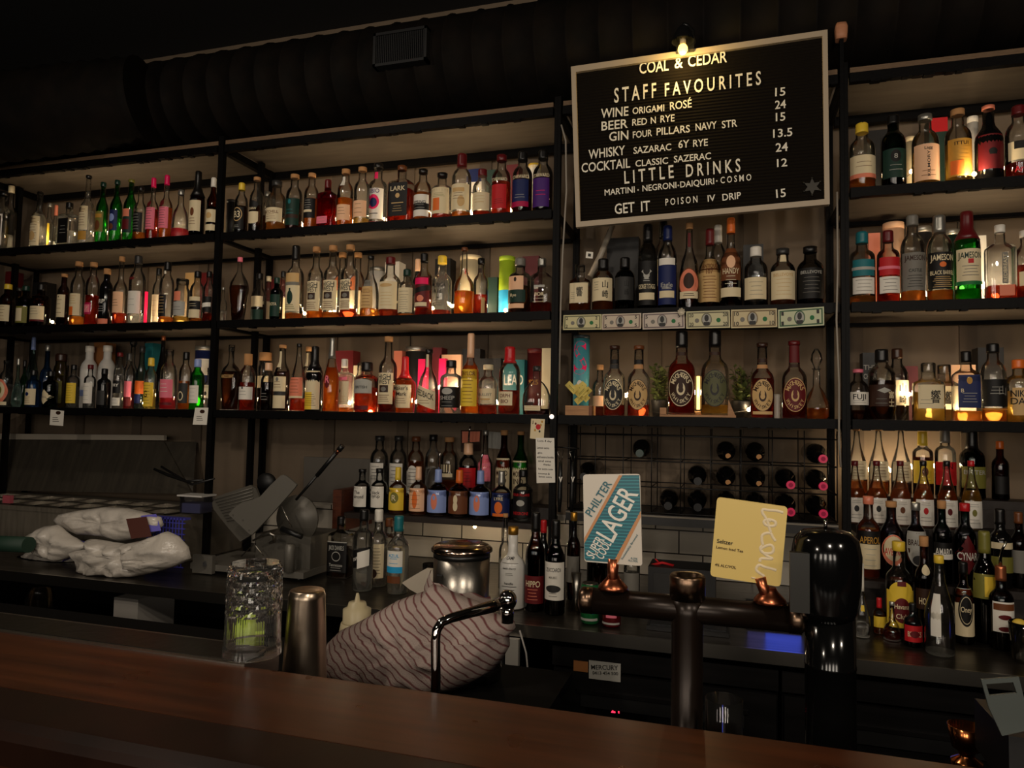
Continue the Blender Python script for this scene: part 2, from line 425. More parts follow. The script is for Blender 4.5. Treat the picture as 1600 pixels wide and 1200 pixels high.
el.tube(P2, [.20+.012*(k % 2) for k in range(len(P2))], 24)
el.build('flexible_branch', du)

# ---------------------------------------------------------------- back counter and fridges
u = thing('back_counter', 'long stainless steel back counter under the bottle shelves', 'counter', (-1, 0, .86))
ct = noisewall('worn_steel', (66,61,54), (98,91,81), 6, .30, (1, 8, 1), .05); ct.node_tree.nodes['Principled BSDF'].inputs['Metallic'].default_value = .85
MB(ct).box((-5.2, -.50, .872), (3.4, YW-.022, .90)).build('worktop', u)
MB(STEEL).box((-5.2, -.508, .862), (3.4, -.500, .902)).build('front_lip', u)
FRM = noisewall('fridge_steel', (28,27,27), (40,38,38), 4, .38, (1, 1, 8), .03); FRM.node_tree.nodes['Principled BSDF'].inputs['Metallic'].default_value = .6
def fridge(xa, xb, label, doors, sticker=False):
    f = thing('bar_fridge', label, 'fridge', ((xa+xb)/2, -.10, 0), 'dark steel fridges under the back counter')
    MB(FRM).box((xa, -.44, .05), (xb, .38, .83)).build('body', f)
    MB(FRM).box((xa, -.47, .775), (xb, -.44, .835)).build('top_rail', f)
    n = doors; w = (xb-xa)/n
    for k in range(n):
        a, b = xa+w*k+.006, xa+w*(k+1)-.006
        dd = MB(FRM).box((a, -.475, .08), (b, -.441, .765)).build('door', f)
        h = MB(mat('handle_recess', (10,10,10), .6))
        h.box((a+.09, -.481, .66), (b-.09, -.475, .70)); h.m(FRM).box((a+.08, -.484, .70), (b-.08, -.475, .712)); h.build('handle', dd)
    return f
f1 = fridge(-.54, .145, 'dark steel under-counter fridge with sticker and red digital display', 1, True)
st = MB(paper('silver'))
st.box(tuple(W(920, 1060, -.478)), tuple(W(970, 1037, -.476)))
px_text(st, 'MERCURY', 924, 1045.5, 966, 1047, 7, -.478, .0012, paper('dgrey'))
px_text(st, '0413 454 500', 926, 1053.5, 966, 1055, 5, -.478, .0012, paper('dgrey'))
st.build('sticker', f1)
MB(paper('wood')).box(tuple(W(896, 1048, -.478)), tuple(W(919, 1034, -.476))).build('tape', f1)
dp = MB(mat('display_black', (8,8,8), .2)).box(tuple(W(915, 1125, -.478)), tuple(W(1010, 1092, -.474)))
px_text(dp, '24', 955, 1113, 969, 1114, 13, -.478, .002, mat('led_red', (255,40,70), .5, emit=3.0))
dp.build('display', f1)
fridge(.155, 1.05, 'dark steel drawer fridge under the counter, right of the black tap column', 1)
fridge(1.06, 1.9, 'dark steel drawer fridge at the right end under the counter', 1)
# open shelf under the left counter
cb = thing('under_counter_shelf', 'dark open shelf unit under the counter at left', 'shelf', (-2.2, -.1, 0))
DK = mat('dark_cabinet', (26,24,23), .6)
for xx in (-3.6, -1.45, -.75): MB(DK).box((xx, -.42, .05), (xx+.03, .36, .86)).build('side_panel', cb)
MB(DK).box((-3.57, -.42, .52), (-.75, .36, .545)).build('shelf_board', cb)
MB(DK).box((-3.57, .30, .05), (-.75, .35, .86)).build('back_panel', cb)
def carton(name, x, yb, x1, yt, Y, dep, m, label, cat):
    a, b = W(x, yb, Y), W(x1, yt, Y)
    return tag(MB(m).box((a.x, Y, .546), (b.x, Y+dep, b.z)).build(name), label, cat)
carton('cardboard_carton', 176, 985, 216, 937, -.40, .2, mat('carton_white', (190,184,176), .7), 'plain white carton standing under the left counter', 'box')
pp = MB(paper('white'))
a = W(108, 975, -.36)
for k in range(9): pp.box((a.x+.012*math.sin(k*2.1), -.40+.01*math.cos(k*3), .547+k*.012), (a.x+.23+.012*math.sin(k*1.3), -.18, .547+k*.012+.010))
tag(pp.build('paper_stack'), 'loose stack of white paper under the left counter', 'paper')
jr = thing('storage_jar', 'dim glass storage jar under the left counter, left of papers', 'jar', W(62, 985, -.33))
p = W(60, 985, -.33); p.z = .546
MB(glass('c')).lathe(p, [(0, .05), (.01, .055), (.2, .055), (.23, .045), (.26, .045)], 20).build('jar_glass', jr)
MB(mat('nuts', (150,120,80), .8, bump=.8, bscale=90)).lathe(p, [(.008, .05), (.11, .051)], 20).build('contents', jr)
MB(DARKMET).lathe(p, [(.26, .05), (.285, .05)], 20).build('lid', jr)

# ================================================================= bottles
# profile: (height fraction, radius fraction); super-ellipse exponent; depth ratio
SH = dict(
 std=([(0,.90),(.015,1),(.57,1),(.62,.96),(.66,.84),(.69,.66),(.715,.50),(.75,.43),(.97,.41)], 2, 1),
 tall=([(0,.92),(.015,1),(.49,1),(.54,.96),(.59,.80),(.62,.60),(.65,.45),(.69,.38),(.97,.35)], 2, 1),
 rnd=([(0,.93),(.015,1),(.60,1),(.66,.97),(.71,.86),(.75,.68),(.775,.53),(.80,.47),(.97,.45)], 2, 1),
 mich=([(0,.95),(.015,1),(.50,1),(.55,.96),(.595,.84),(.63,.64),(.66,.48),(.69,.44),(.97,.41)], 2.3, .9),
 long=([(0,.92),(.015,1),(.42,1),(.50,.90),(.56,.62),(.60,.40),(.66,.31),(.97,.27)], 2, 1),
 wine=([(0,.92),(.012,1),(.56,1),(.62,.93),(.68,.70),(.73,.50),(.78,.42),(.97,.40)], 2, 1),
 cone=([(0,.92),(.015,1),(.40,1),(.48,.92),(.60,.66),(.72,.43),(.84,.31),(.97,.28)], 2, 1),
 squat=([(0,.93),(.02,1),(.62,1),(.68,.97),(.72,.82),(.745,.56),(.77,.45),(.97,.43)], 2, 1),
 sq=([(0,.93),(.02,1),(.62,1),(.67,.95),(.71,.72),(.74,.46),(.77,.37),(.97,.36)], 5, .85),
 fsq=([(0,.95),(.02,1),(.66,1),(.70,.97),(.735,.75),(.755,.42),(.78,.33),(.97,.32)], 6, .7),
 hib=([(0,.94),(.02,1),(.60,1),(.66,.95),(.70,.70),(.73,.48),(.77,.44),(.97,.44)], 3.2, .8),
 mak=([(0,.80),(.02,.86),(.30,.97),(.50,1),(.56,.9),(.62,.62),(.67,.40),(.75,.32),(.97,.30)], 3.2, .9),
 bell=([(0,.95),(.02,1),(.25,.99),(.42,.92),(.56,.74),(.65,.46),(.72,.33),(.97,.30)], 2, 1),
 angel=([(0,.55),(.02,.62),(.25,.80),(.45,.97),(.53,1),(.62,.86),(.70,.56),(.78,.26),(.97,.20)], 2.2, .7),
 arch=([(0,.72),(.02,.78),(.35,.92),(.52,1),(.60,.92),(.66,.70),(.70,.42),(.74,.28),(.97,.26)], 3, .55),
 flask=([(0,.88),(.03,.94),(.28,1),(.42,.96),(.54,.80),(.64,.56),(.69,.36),(.72,.26),(.97,.24)], 2.6, .42),
 bulb=([(0,.60),(.03,.85),(.14,1),(.26,.95),(.40,.68),(.52,.40),(.62,.28),(.97,.26)], 2, 1),
 jar=([(0,.94),(.02,1),(.70,1),(.76,.92),(.80,.76),(.97,.76)], 2, 1),
 lyre=([(0,.94),(.02,1),(.50,1),(.57,.95),(.62,.80),(.66,.52),(.69,.34),(.97,.30)], 2, 1),
 bitt=([(0,.94),(.02,1),(.55,1),(.62,.90),(.68,.55),(.73,.38),(.97,.36)], 2, 1))
def prof_r(pr, z):
    for (z0, r0), (z1, r1) in zip(pr, pr[1:]):
        if z <= z1: return r0+(r1-r0)*(z-z0)/(z1-z0)
    return pr[-1][1]
FOOT = clear_mat('glass_foot', (.95,.95,.93), (.8,.8,.78), 0, .6, (1, 1, .97))
class Surf:                          # the bottle's front surface, for labels and lettering
    def __init__(s, c, R, H, pr, n, dr, ang=0.0): s.c, s.R, s.H, s.pr, s.n, s.dr, s.ang = c, R, H, pr, n, dr, ang
    def at(s, u, z, off):            # u in -1..1 across the width, z as height fraction
        a = prof_r(s.pr, z)*s.R; u = max(-.985, min(.985, u))
        x = u*(a+off); y = -(a*s.dr)*(1-abs(u)**s.n)**(1/s.n)-off
        ca, sa = math.cos(s.ang), math.sin(s.ang)
        return s.c+Vector((x*ca-y*sa, x*sa+y*ca, z*s.H))
def lab_rect(mb, sf, m, z0, z1, wf, lay, u0=0.0, slant=0.0, nu=12):
    mb.m(m); nz = 3 if z1-z0 > .12 else 1; off = .0005+lay*.0004
    V = [[mb.v(sf.at(u0+wf*(2*i/nu-1), z0+(z1-z0)*j/nz+slant*(2*i/nu-1), off)) for j in range(nz+1)] for i in range(nu+1)]
    for i in range(nu):
        for j in range(nz): mb.face([V[i][j], V[i+1][j], V[i+1][j+1], V[i][j+1]])
def lab_oval(mb, sf, m, zc, rz, wf, lay, n=28, u0=0.0, pw=2.0):
    mb.m(m); off = .0005+lay*.0004; c = mb.v(sf.at(u0, zc, off)); prev = None
    for k in (1, 2, 3):
        q = k/3; ring = []
        for j in range(n):
            a = 2*PI*j/n; cx = math.copysign(abs(math.cos(a))**(2/pw), math.cos(a)); sx = math.copysign(abs(math.sin(a))**(2/pw), math.sin(a))
            ring.append(mb.v(sf.at(u0+wf*q*cx, zc+rz*q*sx, off)))
        for j in range(n):
            if prev is None: mb.face([c, ring[j], ring[(j+1) % n]])
            else: mb.face([prev[j], ring[j], ring[(j+1) % n], prev[(j+1) % n]])
        prev = ring
def lab_text(mb, sf, m, t, zc, h, wmax, lay, u0=0.0, slant=0.0, vert=False):
    mb.m(m); off = .0006+lay*.0004
    vs, fs, asp = text_mesh(t); R = prof_r(sf.pr, zc)*sf.R
    if vert:                         # reading upwards
        L = wmax; wu = h*sf.H/R      # L: length in height fraction
        V = [mb.v(sf.at(u0-(b-.5)*wu, zc+(a-.5)*L, off)) for a, b in vs]
    else:
        half = min(wmax, asp*h*sf.H/R/2)
        V = [mb.v(sf.at(u0+(a-.5)*2*half, zc+(b-.5)*h+slant*(a-.5)*2, off)) for a, b in vs]
    for f in fs: mb.face([V[i] for i in f])
def lab_arc(mb, sf, m, t, zc, rz, wf, h, lay, a0=150, a1=30, flip=False):
    mb.m(m); off = .0007+lay*.0004; t = t.replace('_', ' '); n = len(t)
    for i, ch in enumerate(t):
        if ch == ' ': continue
        th = math.radians(a0+(a1-a0)*i/max(1, n-1)); vs, fs, asp = text_mesh(ch); asp = min(asp, 1.1)
        tx, tz = math.sin(th), -math.cos(th)*1.0
        if flip: tx, tz = -tx, -tz
        R = prof_r(sf.pr, zc)*sf.R; up = (math.cos(th), math.sin(th)) if not flip else (-math.cos(th), -math.sin(th)); hm = h*sf.H
        V = []
        for a, b in vs:
            x = wf*R*math.cos(th)+((a-.5)*asp*hm)*tx+(b-.5)*hm*up[0]; z = zc*sf.H+rz*sf.H*math.sin(th)+((a-.5)*asp*hm)*tz+(b-.5)*hm*up[1]
            V.append(mb.v(sf.at(x/R, z/sf.H, off)))
        for f in fs: mb.face([V[k] for k in f])
def make_label(sf, spec, parent):
    its = spec.split(';'); zmid = lambda it: (lambda w: (float(w[2])+float(w[3]))/2 if w and w[0] == 'R' and len(w) > 3 else 0)(it.split())
    make_print(sf, [i for i in its if zmid(i) <= .62], parent, 'label'); make_print(sf, [i for i in its if zmid(i) > .62], parent, 'neck_label')
def make_print(sf, items, parent, nm):
    mb = MB(); lay = 0
    for it in items:
        w = it.split()
        if not w: continue
        k = w[0]; m = paper(w[1]) if k != 'L' else paper(w[1])
        g = lambda i, d: float(w[i]) if len(w) > i else d
        if k == 'R': lab_rect(mb, sf, m, g(2, .1), g(3, .5), g(4, .8), lay, g(5, 0), g(6, 0))
        elif k == 'O': lab_oval(mb, sf, m, g(2, .3), g(3, .15), g(4, .6), lay, u0=g(5, 0))
        elif k == 'D': lab_oval(mb, sf, m, g(2, .3), g(3, .15), g(4, .6), lay, n=16, u0=g(5, 0), pw=1.0)
        elif k == 'L':
            n = int(g(4, 3))
            for j in range(n):
                z = g(2, .15)+(g(3, .3)-g(2, .15))*(j/max(1, n-1)); q = g(5, .5)*(1-.25*((j*7) % 3)/2)
                lab_rect(mb, sf, m, z, z+.006, q, lay, g(6, 0), nu=6)
        elif k == 'T': lab_text(mb, sf, m, w[4].replace('_', ' '), g(2, .3), g(3, .05), g(5, .72), lay, g(6, 0), g(7, 0))
        elif k == 'A': lab_arc(mb, sf, m, w[2], g(3, .3), g(4, .15), g(5, .6), g(6, .04), lay, *((210, 330, True) if len(w) > 7 else ()))
        elif k == 'V': lab_text(mb, sf, m, w[4].replace('_', ' '), g(2, .3), g(3, .03), g(5, .3), lay, g(6, 0), vert=True)
        lay += 1
    if len(mb.bm.faces): return mb.build(nm, parent, recalc=False)
    mb.bm.free()

# shelf key -> (height of what they stand on, front edge Y, first-row setback, words for labels, bay x range)
SHELF = dict(
 A2=(Z2, 0, 'top shelf, left bay'), A3=(Z3, 0, 'middle shelf, left bay'), A4=(Z4, 0, 'lowest shelf, left bay'),
 B2=(Z2, 0, 'top shelf, second bay'), B3=(Z3, 0, 'middle shelf, second bay'), B4=(Z4, 0, 'lowest shelf, second bay'),
 C3=(Z3, 0, 'shelf above the banknotes'), C4=(Z4, 0, 'shelf below the banknotes'),
 D2=(Z2, 0, 'top shelf, right bay'), D3=(Z3, 0, 'middle shelf, right bay'), D4=(Z4, 0, 'lowest shelf, right bay'),
 E1=(1.137, .115, 'front row, short shelf over the counter'), E2=(1.187, .265, 'back row, short shelf over the counter'),
 T1=(1.045, -.085, 'lowest row, right tiers'), T2=(1.208, .07, 'middle row, right tiers'), T3=(1.305, .21, 'top row, right tiers'))
GROUPS = dict(A='bottles on the far left shelves', B='bottles on the second bay shelves', C='bottles around the banknotes', D='bottles on the far right shelves', E='bottles on the short shelf', T='bottles on the right tiers', K='bottles standing on the counter')
PLACED = {}
SETB = {0: .018, 1: .140, 2: .200}
def hit(key, x, y, r):
    return any((x-a)**2+(y-b)**2 < (r+q+.001)**2 for a, b, q in PLACED.get(key, ()))
NAMES = {}
def bottle(key, x, yt, w, row, shape, gl, lq, lvl, cap, lab, desc, yb=None, xt=None, name='liquor_bottle', spout=False, ang=0.0, place=None):
    if shape == 'std' and key in ('A3', 'A4', 'B2', 'C3', 'D2', 'D4', 'E2', 'B4', 'D3') and 'HIGH' not in lab: shape = 'rnd'
    pr, n, dr = SH[shape]
    if key == 'K':                   # stands on the counter: base front at pixel row yb
        Z = .9026; p0 = G(x, yb, Z); R = wpx(w, p0, x)/2; c0 = p0+Vector((0, R*dr, 0)); where = place
    else:
        KW = 1.02 if key[0] in 'ABCD' else .96
        Z, yf, where = SHELF[key]; Z = Z-.0034 if key[0] in 'ABCD' else Z+.0006
        Yc = yf+SETB[row]
        for it in range(14):
            p = W(x, (yt+(yb or yt+100))/2 if yb else yt+60, Yc+.03); R = wpx(w, p, x)/2*KW
            Y = Yc+R*dr+.004*(it > 0)+.012*it
            q = W(x, yt+60, Y); R = wpx(w, q, x)/2*KW
            rr = R*max(.9, dr) if dr > .8 else R*.8
            if not hit(key, q.x, Y, rr): break
        PLACED.setdefault(key, []).append((q.x, Y, rr))
        c0 = Vector((q.x, Y, Z))
    top = W(xt or x, yt, c0.y); H = top.z-Z
    H = max(.06, H)
    sep = '' if desc.endswith(' in') else ','
    if desc.endswith(' in'): desc = desc[:-3]; sep = ','
    if desc.endswith(','): desc = desc[:-1]
    root = thing(name, desc+sep+' '+where, 'bottle', c0, GROUPS[key[0]])
    cz = .93; cc = cap.split()
    if len(cc) > 1: cz = float(cc[1])
    # glass
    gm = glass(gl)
    mb = MB(gm); mb.lathe(c0, [(z*H, r*R) for z, r in pr], 24, n, dr, rotz=ang)
    if gl == 'c':                    # the thick foot of the bottle
        mb.m(FOOT); mb.lathe(c0, [(.0015, .90*R), (.022*H, .955*R)], 24, n, dr, rotz=ang)
    mb.build('glass', root)
    if lq and lvl > .02:
        lm = liquid(lq); k = MB(lm); zs = [.022]+[z for z, _ in pr if .03 < z < lvl]+[lvl]
        k.lathe(c0, [(z*H, max(.001, prof_r(pr, z)*R-.0018)*(.97)) for z in zs], 24, n, dr, rotz=ang); k.build('liquid', root)
    nr = prof_r(pr, .95)*R
    cm = capm(cc[0]); k = MB(cm)
    if cc[0] in ('cork', 'wood'):
        k.lathe(c0, [(cz*H, nr*1.02), (cz*H+.002, nr*1.16), (H*.998, nr*1.16), (H, nr*1.05)], 18)
    elif cc[0] == 'glass' and len(cc) > 2:
        k.ball(c0+Vector((0, 0, H*.955)), H*.05, 14, 8); k.lathe(c0, [(cz*H, nr*.8), (H*.93, nr*.7)], 12)
    elif cz < .9:                    # long foil following the neck
        zz = [cz+(1-cz)*j/5 for j in range(5)]+[.985, 1.0]
        k.lathe(c0, [(z*H, prof_r(pr, min(z, .97))*R*1.05+.0006) for z in zz[:-1]]+[(H, nr*.9)], 18)
    else:
        k.lathe(c0, [(cz*H, nr*1.10), (cz*H+.001, nr*1.16), (H*.995, nr*1.16), (H, nr*1.02)], 18)
    k.build('cap', root)
    if spout:
        sp = MB(CHROME); t0 = c0+Vector((0, 0, H)); sp.tube([t0, t0+Vector((0, 0, .02)), t0+Vector((.004, -.006, .05)), t0+Vector((.012, -.016, .075))], [.005, .0045, .004, .0035], 8); sp.build('pour_spout', root)
    if lab: make_label(Surf(c0, R, H, pr, n, dr, ang), lab, root)
    return root
def carton_box(key, x, yt, w, yd, col, label, texts='', kind='box', dep=.07):
    # a gift box or tin behind the bottles, on the shelf's rear half
    Z, yf, where = SHELF[key]; Z -= .0034
    Y = .265+yd; p = W(x, yt, Y); Y = min(Y, .370-(dep if kind == 'box' else wpx(w, p, x)*1.03)); p = W(x, yt, Y); ww = wpx(w, p, x)*.92/max(.7, math.cos(math.atan((x-800)/F_PX)-_y)) if kind == 'box' else wpx(w, p, x)
    m = mat('card_'+str(col), col, .5)
    nm = dict(box='gift_box', tube='gift_tube', tin='gift_tin')[kind]
    root = thing(nm, label+', '+where, 'box' if kind == 'box' else 'tube', (p.x, Y+dep/2, Z), 'gift boxes behind the bottles')
    b = MB(m); H = p.z-Z
    if kind == 'box': b.box((p.x-ww/2, Y, Z), (p.x+ww/2, Y+dep, p.z)); b.build('carton', root)
    else:
        b.lathe((p.x, Y+ww/2, Z), [(0, ww/2), (H*.93, ww/2)], 24); b.build('tube_body', root)
        MB(capm('silver') if kind == 'tin' else m).lathe((p.x, Y+ww/2, Z), [(H*.93, ww/2*1.02), (H*.995, ww/2*1.02), (H, ww/2*.97)], 24).build('lid', root)
    if texts and kind != 'box':
        sp = ';'.join(('R %s %s %s .98' % tuple(q[1:4])) if q[0] == 'R' else 'T %s %s %s %s .8' % (q[1], q[3], q[2], q[4]) for q in (it.split() for it in texts.split(';')))
        make_label(Surf(Vector((p.x, Y+ww/2, Z)), ww/2, H, [(0, 1), (1, 1)], 2, 1), sp, root)
    elif texts:
        t = MB()
        for it in texts.split(';'):
            q = it.split(); off = Y-.0006-.0003*len(t.bm.faces)*0
            if q[0] == 'T':
                h = float(q[2])*H; vs, fs, asp = text_mesh(q[4].replace('_', ' ')); hw = min(ww*.45, asp*h/2)
                flat_text(t, q[4].replace('_', ' '), (p.x-hw, Y, Z+H*float(q[3])), (p.x+hw, Y, Z+H*float(q[3])), h, (0, -1, 0), .0012, paper(q[1]))
            elif q[0] == 'R': t.m(paper(q[1])).box((p.x-ww/2*.98, Y-.0009, Z+H*float(q[2])), (p.x+ww/2*.98, Y-.0001, Z+H*float(q[3])))
        t.build('print', root)
    return root

# ----------------------------------------------------------------- the bottles, shelf by shelf (x, top, width in the 1600 x 1200 frame)
B = bottle
# ---- far left bay, top bottle shelf
B('A2',3,300,34,0,'sq','c','cl',.3,'black','R white .1 .6 .9;R dbrown .13 .57 .8;L tan .25 .45 4 .5','clear bottle with white-framed dark label cut by photo edge')
B('A2',15,291,22,1,'std','c','cl',.4,'cream .9','R dgrey .1 .5 .8','slim clear bottle with pale cork stopper at left edge')
B('A2',60,299,26,0,'tall','c','cl',.6,'glass .9 b','R cream .06 .55 .85;L brown .12 .5 9 .6;O tan .22 .08 .45','clear bottle with round ball stopper and ornate cream label')
B('A2',75,318,15,1,'std','c','cl',.6,'silver','R yellow .05 .6 .85','slim clear bottle with pale yellow label')
B('A2',85,321,13,2,'std','c','cl',.6,'salmon .8','R white .05 .3 .85','small clear bottle with pink wax top')
B('A2',106,317,34,0,'fsq','c','cl',.35,'black .87','R black .08 .62 .66;L silver .3 .45 3 .4;R white .3 .305 .4','square clear bottle with black label and black stopper')
B('A2',136,274,24,0,'tall','c','cl',.5,'black .96','R cream .22 .55 .8;L brown .28 .5 7 .55;R gold .08 .2 .75','tall clear bottle with cream label and thin black cap', xt=142)
B('A2',159,285,20,0,'wine','g','cl',.4,'dgreen','R olive .2 .52 .85;O brown .3 .08 .5;R gold .42 .48 .7','green bottle with olive and brown label, leftmost of three',xt=164)
B('A2',181,282,20,0,'wine','g','cl',.4,'dgreen','R navy .2 .52 .85;O lblue .4 .06 .5;O brown .26 .05 .4','green bottle with dark blue label, middle of three',xt=183)
B('A2',203,281,22,0,'wine','g','cl',.4,'olive .95','R dgreen .15 .52 .85;R salmon .4 .52 .6;R dred .2 .36 .6','green bottle with red panel label, rightmost of three',xt=204)
B('A2',218,292,21,0,'std','c','am',.18,'black .93','R black .17 .52 .9;L silver .22 .48 6 .6','clear bottle with black label over amber drink',xt=222)
B('A2',238,278,20,0,'tall','c','rd',.5,'hotpink .85','R pink .18 .52 .9;L dgrey .22 .5 8 .6;O dred .58 .05 .4','red bottle with pink foil top and pink label, left of pair',xt=243)
B('A2',259,274,21,0,'tall','c','or_',.5,'hotpink .85','R pink .18 .5 .9;L dgrey .22 .48 8 .6;O dred .56 .05 .4','orange bottle with pink foil top and pink label, right of pair',xt=262)
B('A2',281,297,29,0,'bell','c','pk',.22,'silver .9','','clear bell-shaped bottle holding a little pink drink',xt=288)
B('A2',308,268,24,0,'wine','a','br',.5,'black .62','R cream .1 .55 .92;O brown .38 .06 .3;R black .55 .57 .6;L brown .2 .28 3 .5','dark wine bottle with big cream oval label',xt=311)
B('A2',332,278,20,0,'wine','a','br',.5,'white .84','R cream .24 .45 .92;O tan .35 .05 .5;R cream .1 .2 .9','dark bottle with cream labels and white neck tag beside post',xt=335)
# ---- far left bay, middle shelf
B('A3',10,444,27,0,'std','a','br',.5,'yellow .88','R cream .16 .52 .92;L brown .2 .48 5 .6','dark bottle with yellow cap and cream label at left edge',xt=18)
B('A3',27,450,16,1,'std','s','bk',.5,'dgrey','R brown .2 .4 .8','small dim bottle behind the yellow-capped bottle')
B('A3',38,447,28,0,'squat','d','br',.5,'dgreen .88','R olive .12 .5 .9;R cream .16 .46 .5','broad dark green bottle with pale green label',xt=42)
B('A3',62,444,32,0,'squat','a','br',.5,'black .85','R cream .14 .48 .95;L dgrey .3 .42 3 .6;R dred .14 .18 .95','squat dark bottle with wide cream label',xt=65)
carton_box('A3',14,424,13,0,'dred','dark red box')
carton_box('A3',61,441,24,0,'black','black box behind the squat bottle')
B('A3',98,428,20,0,'std','a','br',.6,'cork .94','R cream .18 .6 .9;L brown .26 .5 4 .55;O dgrey .56 .015 .1','dark bottle with tall cream label and cork',xt=106)
B('A3',121,409,24,0,'std','c','am',.16,'cork .93','R cream .17 .5 .92;R orange .17 .3 .55 -.3;L tan .35 .46 4 .6','clear bottle with cork and orange square on cream label',xt=129)
B('A3',144,410,23,0,'std','c','rd',.48,'cork .93','R magenta .18 .36 .62;R pink .21 .33 .5;T cream .27 .06 Z','red drink bottle with cork and magenta square label',xt=150)
B('A3',165,420,22,0,'std','k',None,0,'cork .9','T white .42 .07 IRP .6;R salmon .03 .12 .92;L silver .25 .33 3 .5','black bottle with white lettering and cork stopper',xt=170)
B('A3',188,401,23,0,'tall','c','rd',.18,'cork .93','R peach .18 .48 .92;L brown .28 .36 3 .5','long-necked clear bottle with peach label and cork',xt=194)
B('A3',214,400,27,0,'std','c','cl',.15,'dgrey .88','R white .16 .48 .92;L silver .28 .36 2 .5;O dred .66 .02 .4','clear bottle with white label and grey cap',xt=216)
B('A3',246,419,18,1,'std','c','cl',.5,'black .88','R cream .1 .55 .9;L tan .2 .45 4 .5','slim clear bottle with black cap and pale label',xt=252)
B('A3',260,409,24,0,'std','c','am',.12,'black .86','R black .12 .46 .62;L tan .18 .42 6 .45;R white .8 .85 .3','clear bottle with small black label and white neck band',xt=269)
B('A3',283,436,25,0,'jar','c','go',.16,'glass .88','R silver .18 .48 .9;R salmon .5 .7 .5;L dgrey .3 .36 2 .6','short clear bottle with silver label lit from behind')
B('A3',307,424,23,0,'std','c','am',.1,'black .88','R cream .1 .5 .9;R black .26 .42 .95;L cream .32 .36 2 .6','clear bottle with black banner on cream label',xt=312)
B('A3',325,424,18,0,'std','c','rd',.18,'black .88','R black .2 .5 .95;R white .3 .38 .9 0 .01','clear bottle with black and white striped label beside post',xt=330)
carton_box('A3',297,426,16,0,'tan','tan box')
carton_box('A3',320,426,14,0.02,'dred','dark red box near post')
nb = thing('red_box_edge', 'thin red box edge with painted glow standing between bottles on far left middle shelf', 'light', (W(229, 480, .05).x, .05, Z3-.004))
p = W(229, 456, .05); MB(mat('red_box_glow', (255,30,70), .3, emit=.9)).tube([(p.x, .05, Z3-.003), (p.x, .05, p.z)], .007, 10).build('tube', nb)  # edge of a thin red box, its glow put into the colour as emission
# ---- far left bay, lowest shelf
B('A4',8,563,22,0,'std','c','cl',.5,'glass','O salmon .34 .26 .95;O cream .36 .18 .7;O olive .36 .08 .3;R cream .05 .12 .9','clear bottle with round pink and cream label at left edge',xt=13)
B('A4',26,560,20,0,'bulb','t','cl',.5,'silver .85','','pale green bulb-shaped bottle without label',xt=23)
B('A4',36,563,13,1,'bitt','g','cl',.5,'black .85','','small green bottle with black cap')
B('A4',50,527,22,2,'cone','t','cl',.5,'lblue .82','','tall pale green cone bottle with pale blue cap',xt=51)
B('A4',50,578,24,0,'squat','b','cl',.5,'black .85','R cream .08 .5 .95;O navy .36 .05 .3;L brown .14 .28 4 .5','blue bottle with cream label and black cap',xt=57)
B('A4',72,539,22,1,'tall','b','cl',.6,'silver .9','','tall pale blue bottle with silver cap',xt=73)
B('A4',77,580,25,0,'squat','d','cl',.5,'black .85','D cream .3 .2 .98;T grey .3 .05 BULL .4','dark bottle with cream diamond label',xt=82)
B('A4',93,553,23,1,'jar','o','ye',.6,'dbrown .86','R olive .1 .5 .9;L dbrown .2 .4 4 .6','olive wide-mouthed bottle with dark cap')
B('A4',102,571,14,2,'bitt','c','cl',.5,'black .85','R dred .1 .4 .9','small bottle with dark red label')
B('A4',113,570,21,0,'squat','c','cl',.5,'black .88','R yellow .12 .58 .95;L olive .18 .52 7 .7','clear square-shouldered bottle with yellow label',xt=120)
B('A4',139,570,19,0,'squat','c','cl',.5,'dred .9','R white .12 .58 .95;L silver .2 .5 4 .6','clear bottle with white label and red-topped cap',xt=138)
B('A4',138,541,28,2,'std','w',None,0,'white .9','R lblue .2 .3 .6','white ceramic bottle, left of the pair behind')
B('A4',166,540,28,2,'std','w',None,0,'white .9','R silver .2 .3 .6','white ceramic bottle, right of the pair behind')
B('A4',161,576,22,0,'squat','k',None,0,'black .85','R dgrey .1 .45 .8','plain black bottle with rounded shoulders',xt=166)
B('A4',185,551,18,0,'std','c','cl',.6,'dred .93','R black .28 .5 .9;T white .42 .05 DRY .7;R white .06 .2 .9;L silver .1 .16 2 .6','slim clear bottle with black label and dark red cap',xt=187)
B('A4',206,532,20,2,'tall','c','cl',.4,'glass .9 b','','clear bottle with ball stopper behind the pink bottle')
B('A4',200,552,21,0,'std','c','pk',.3,'dgrey .86','R pink .22 .5 .95;R dred .06 .2 .95','pink bottle with red base band and dark cap',xt=205)
B('A4',220,541,27,1,'bell','t','cl',.4,'dgrey .9','R orange .25 .45 .95;R navy .1 .24 .7','pale green bell bottle with orange label',xt=225)
B('A4',234,559,20,0,'std','c','ye',.4,'yellow .84','R yellow .06 .52 .95;L dbrown .12 .46 7 .7;T dbrown .3 .12 G .3','yellow-labelled bottle with yellow cap and dark lettering',xt=242)
B('A4',253,525,22,1,'cone','k',None,0,'copper .94','','tall black cone bottle with copper cap',xt=255)
B('A4',263,546,26,0,'std','c','pk',.22,'glass .9','R pink .2 .5 .95;L white .3 .42 3 .6;R dred .08 .12 .95','clear bottle with glass stopper and pink label, glowing pink',xt=274)
B('A4',289,550,21,0,'std','c','am',.5,'black .86','R dgrey .12 .46 .9;O cream .24 .08 .45;O dgrey .24 .06 .33','amber bottle with black dome cap and grey label',xt=290)
carton_box('A4',311,540,32,.0,'navy','navy tin with white panel','R white .55 .8','tin')
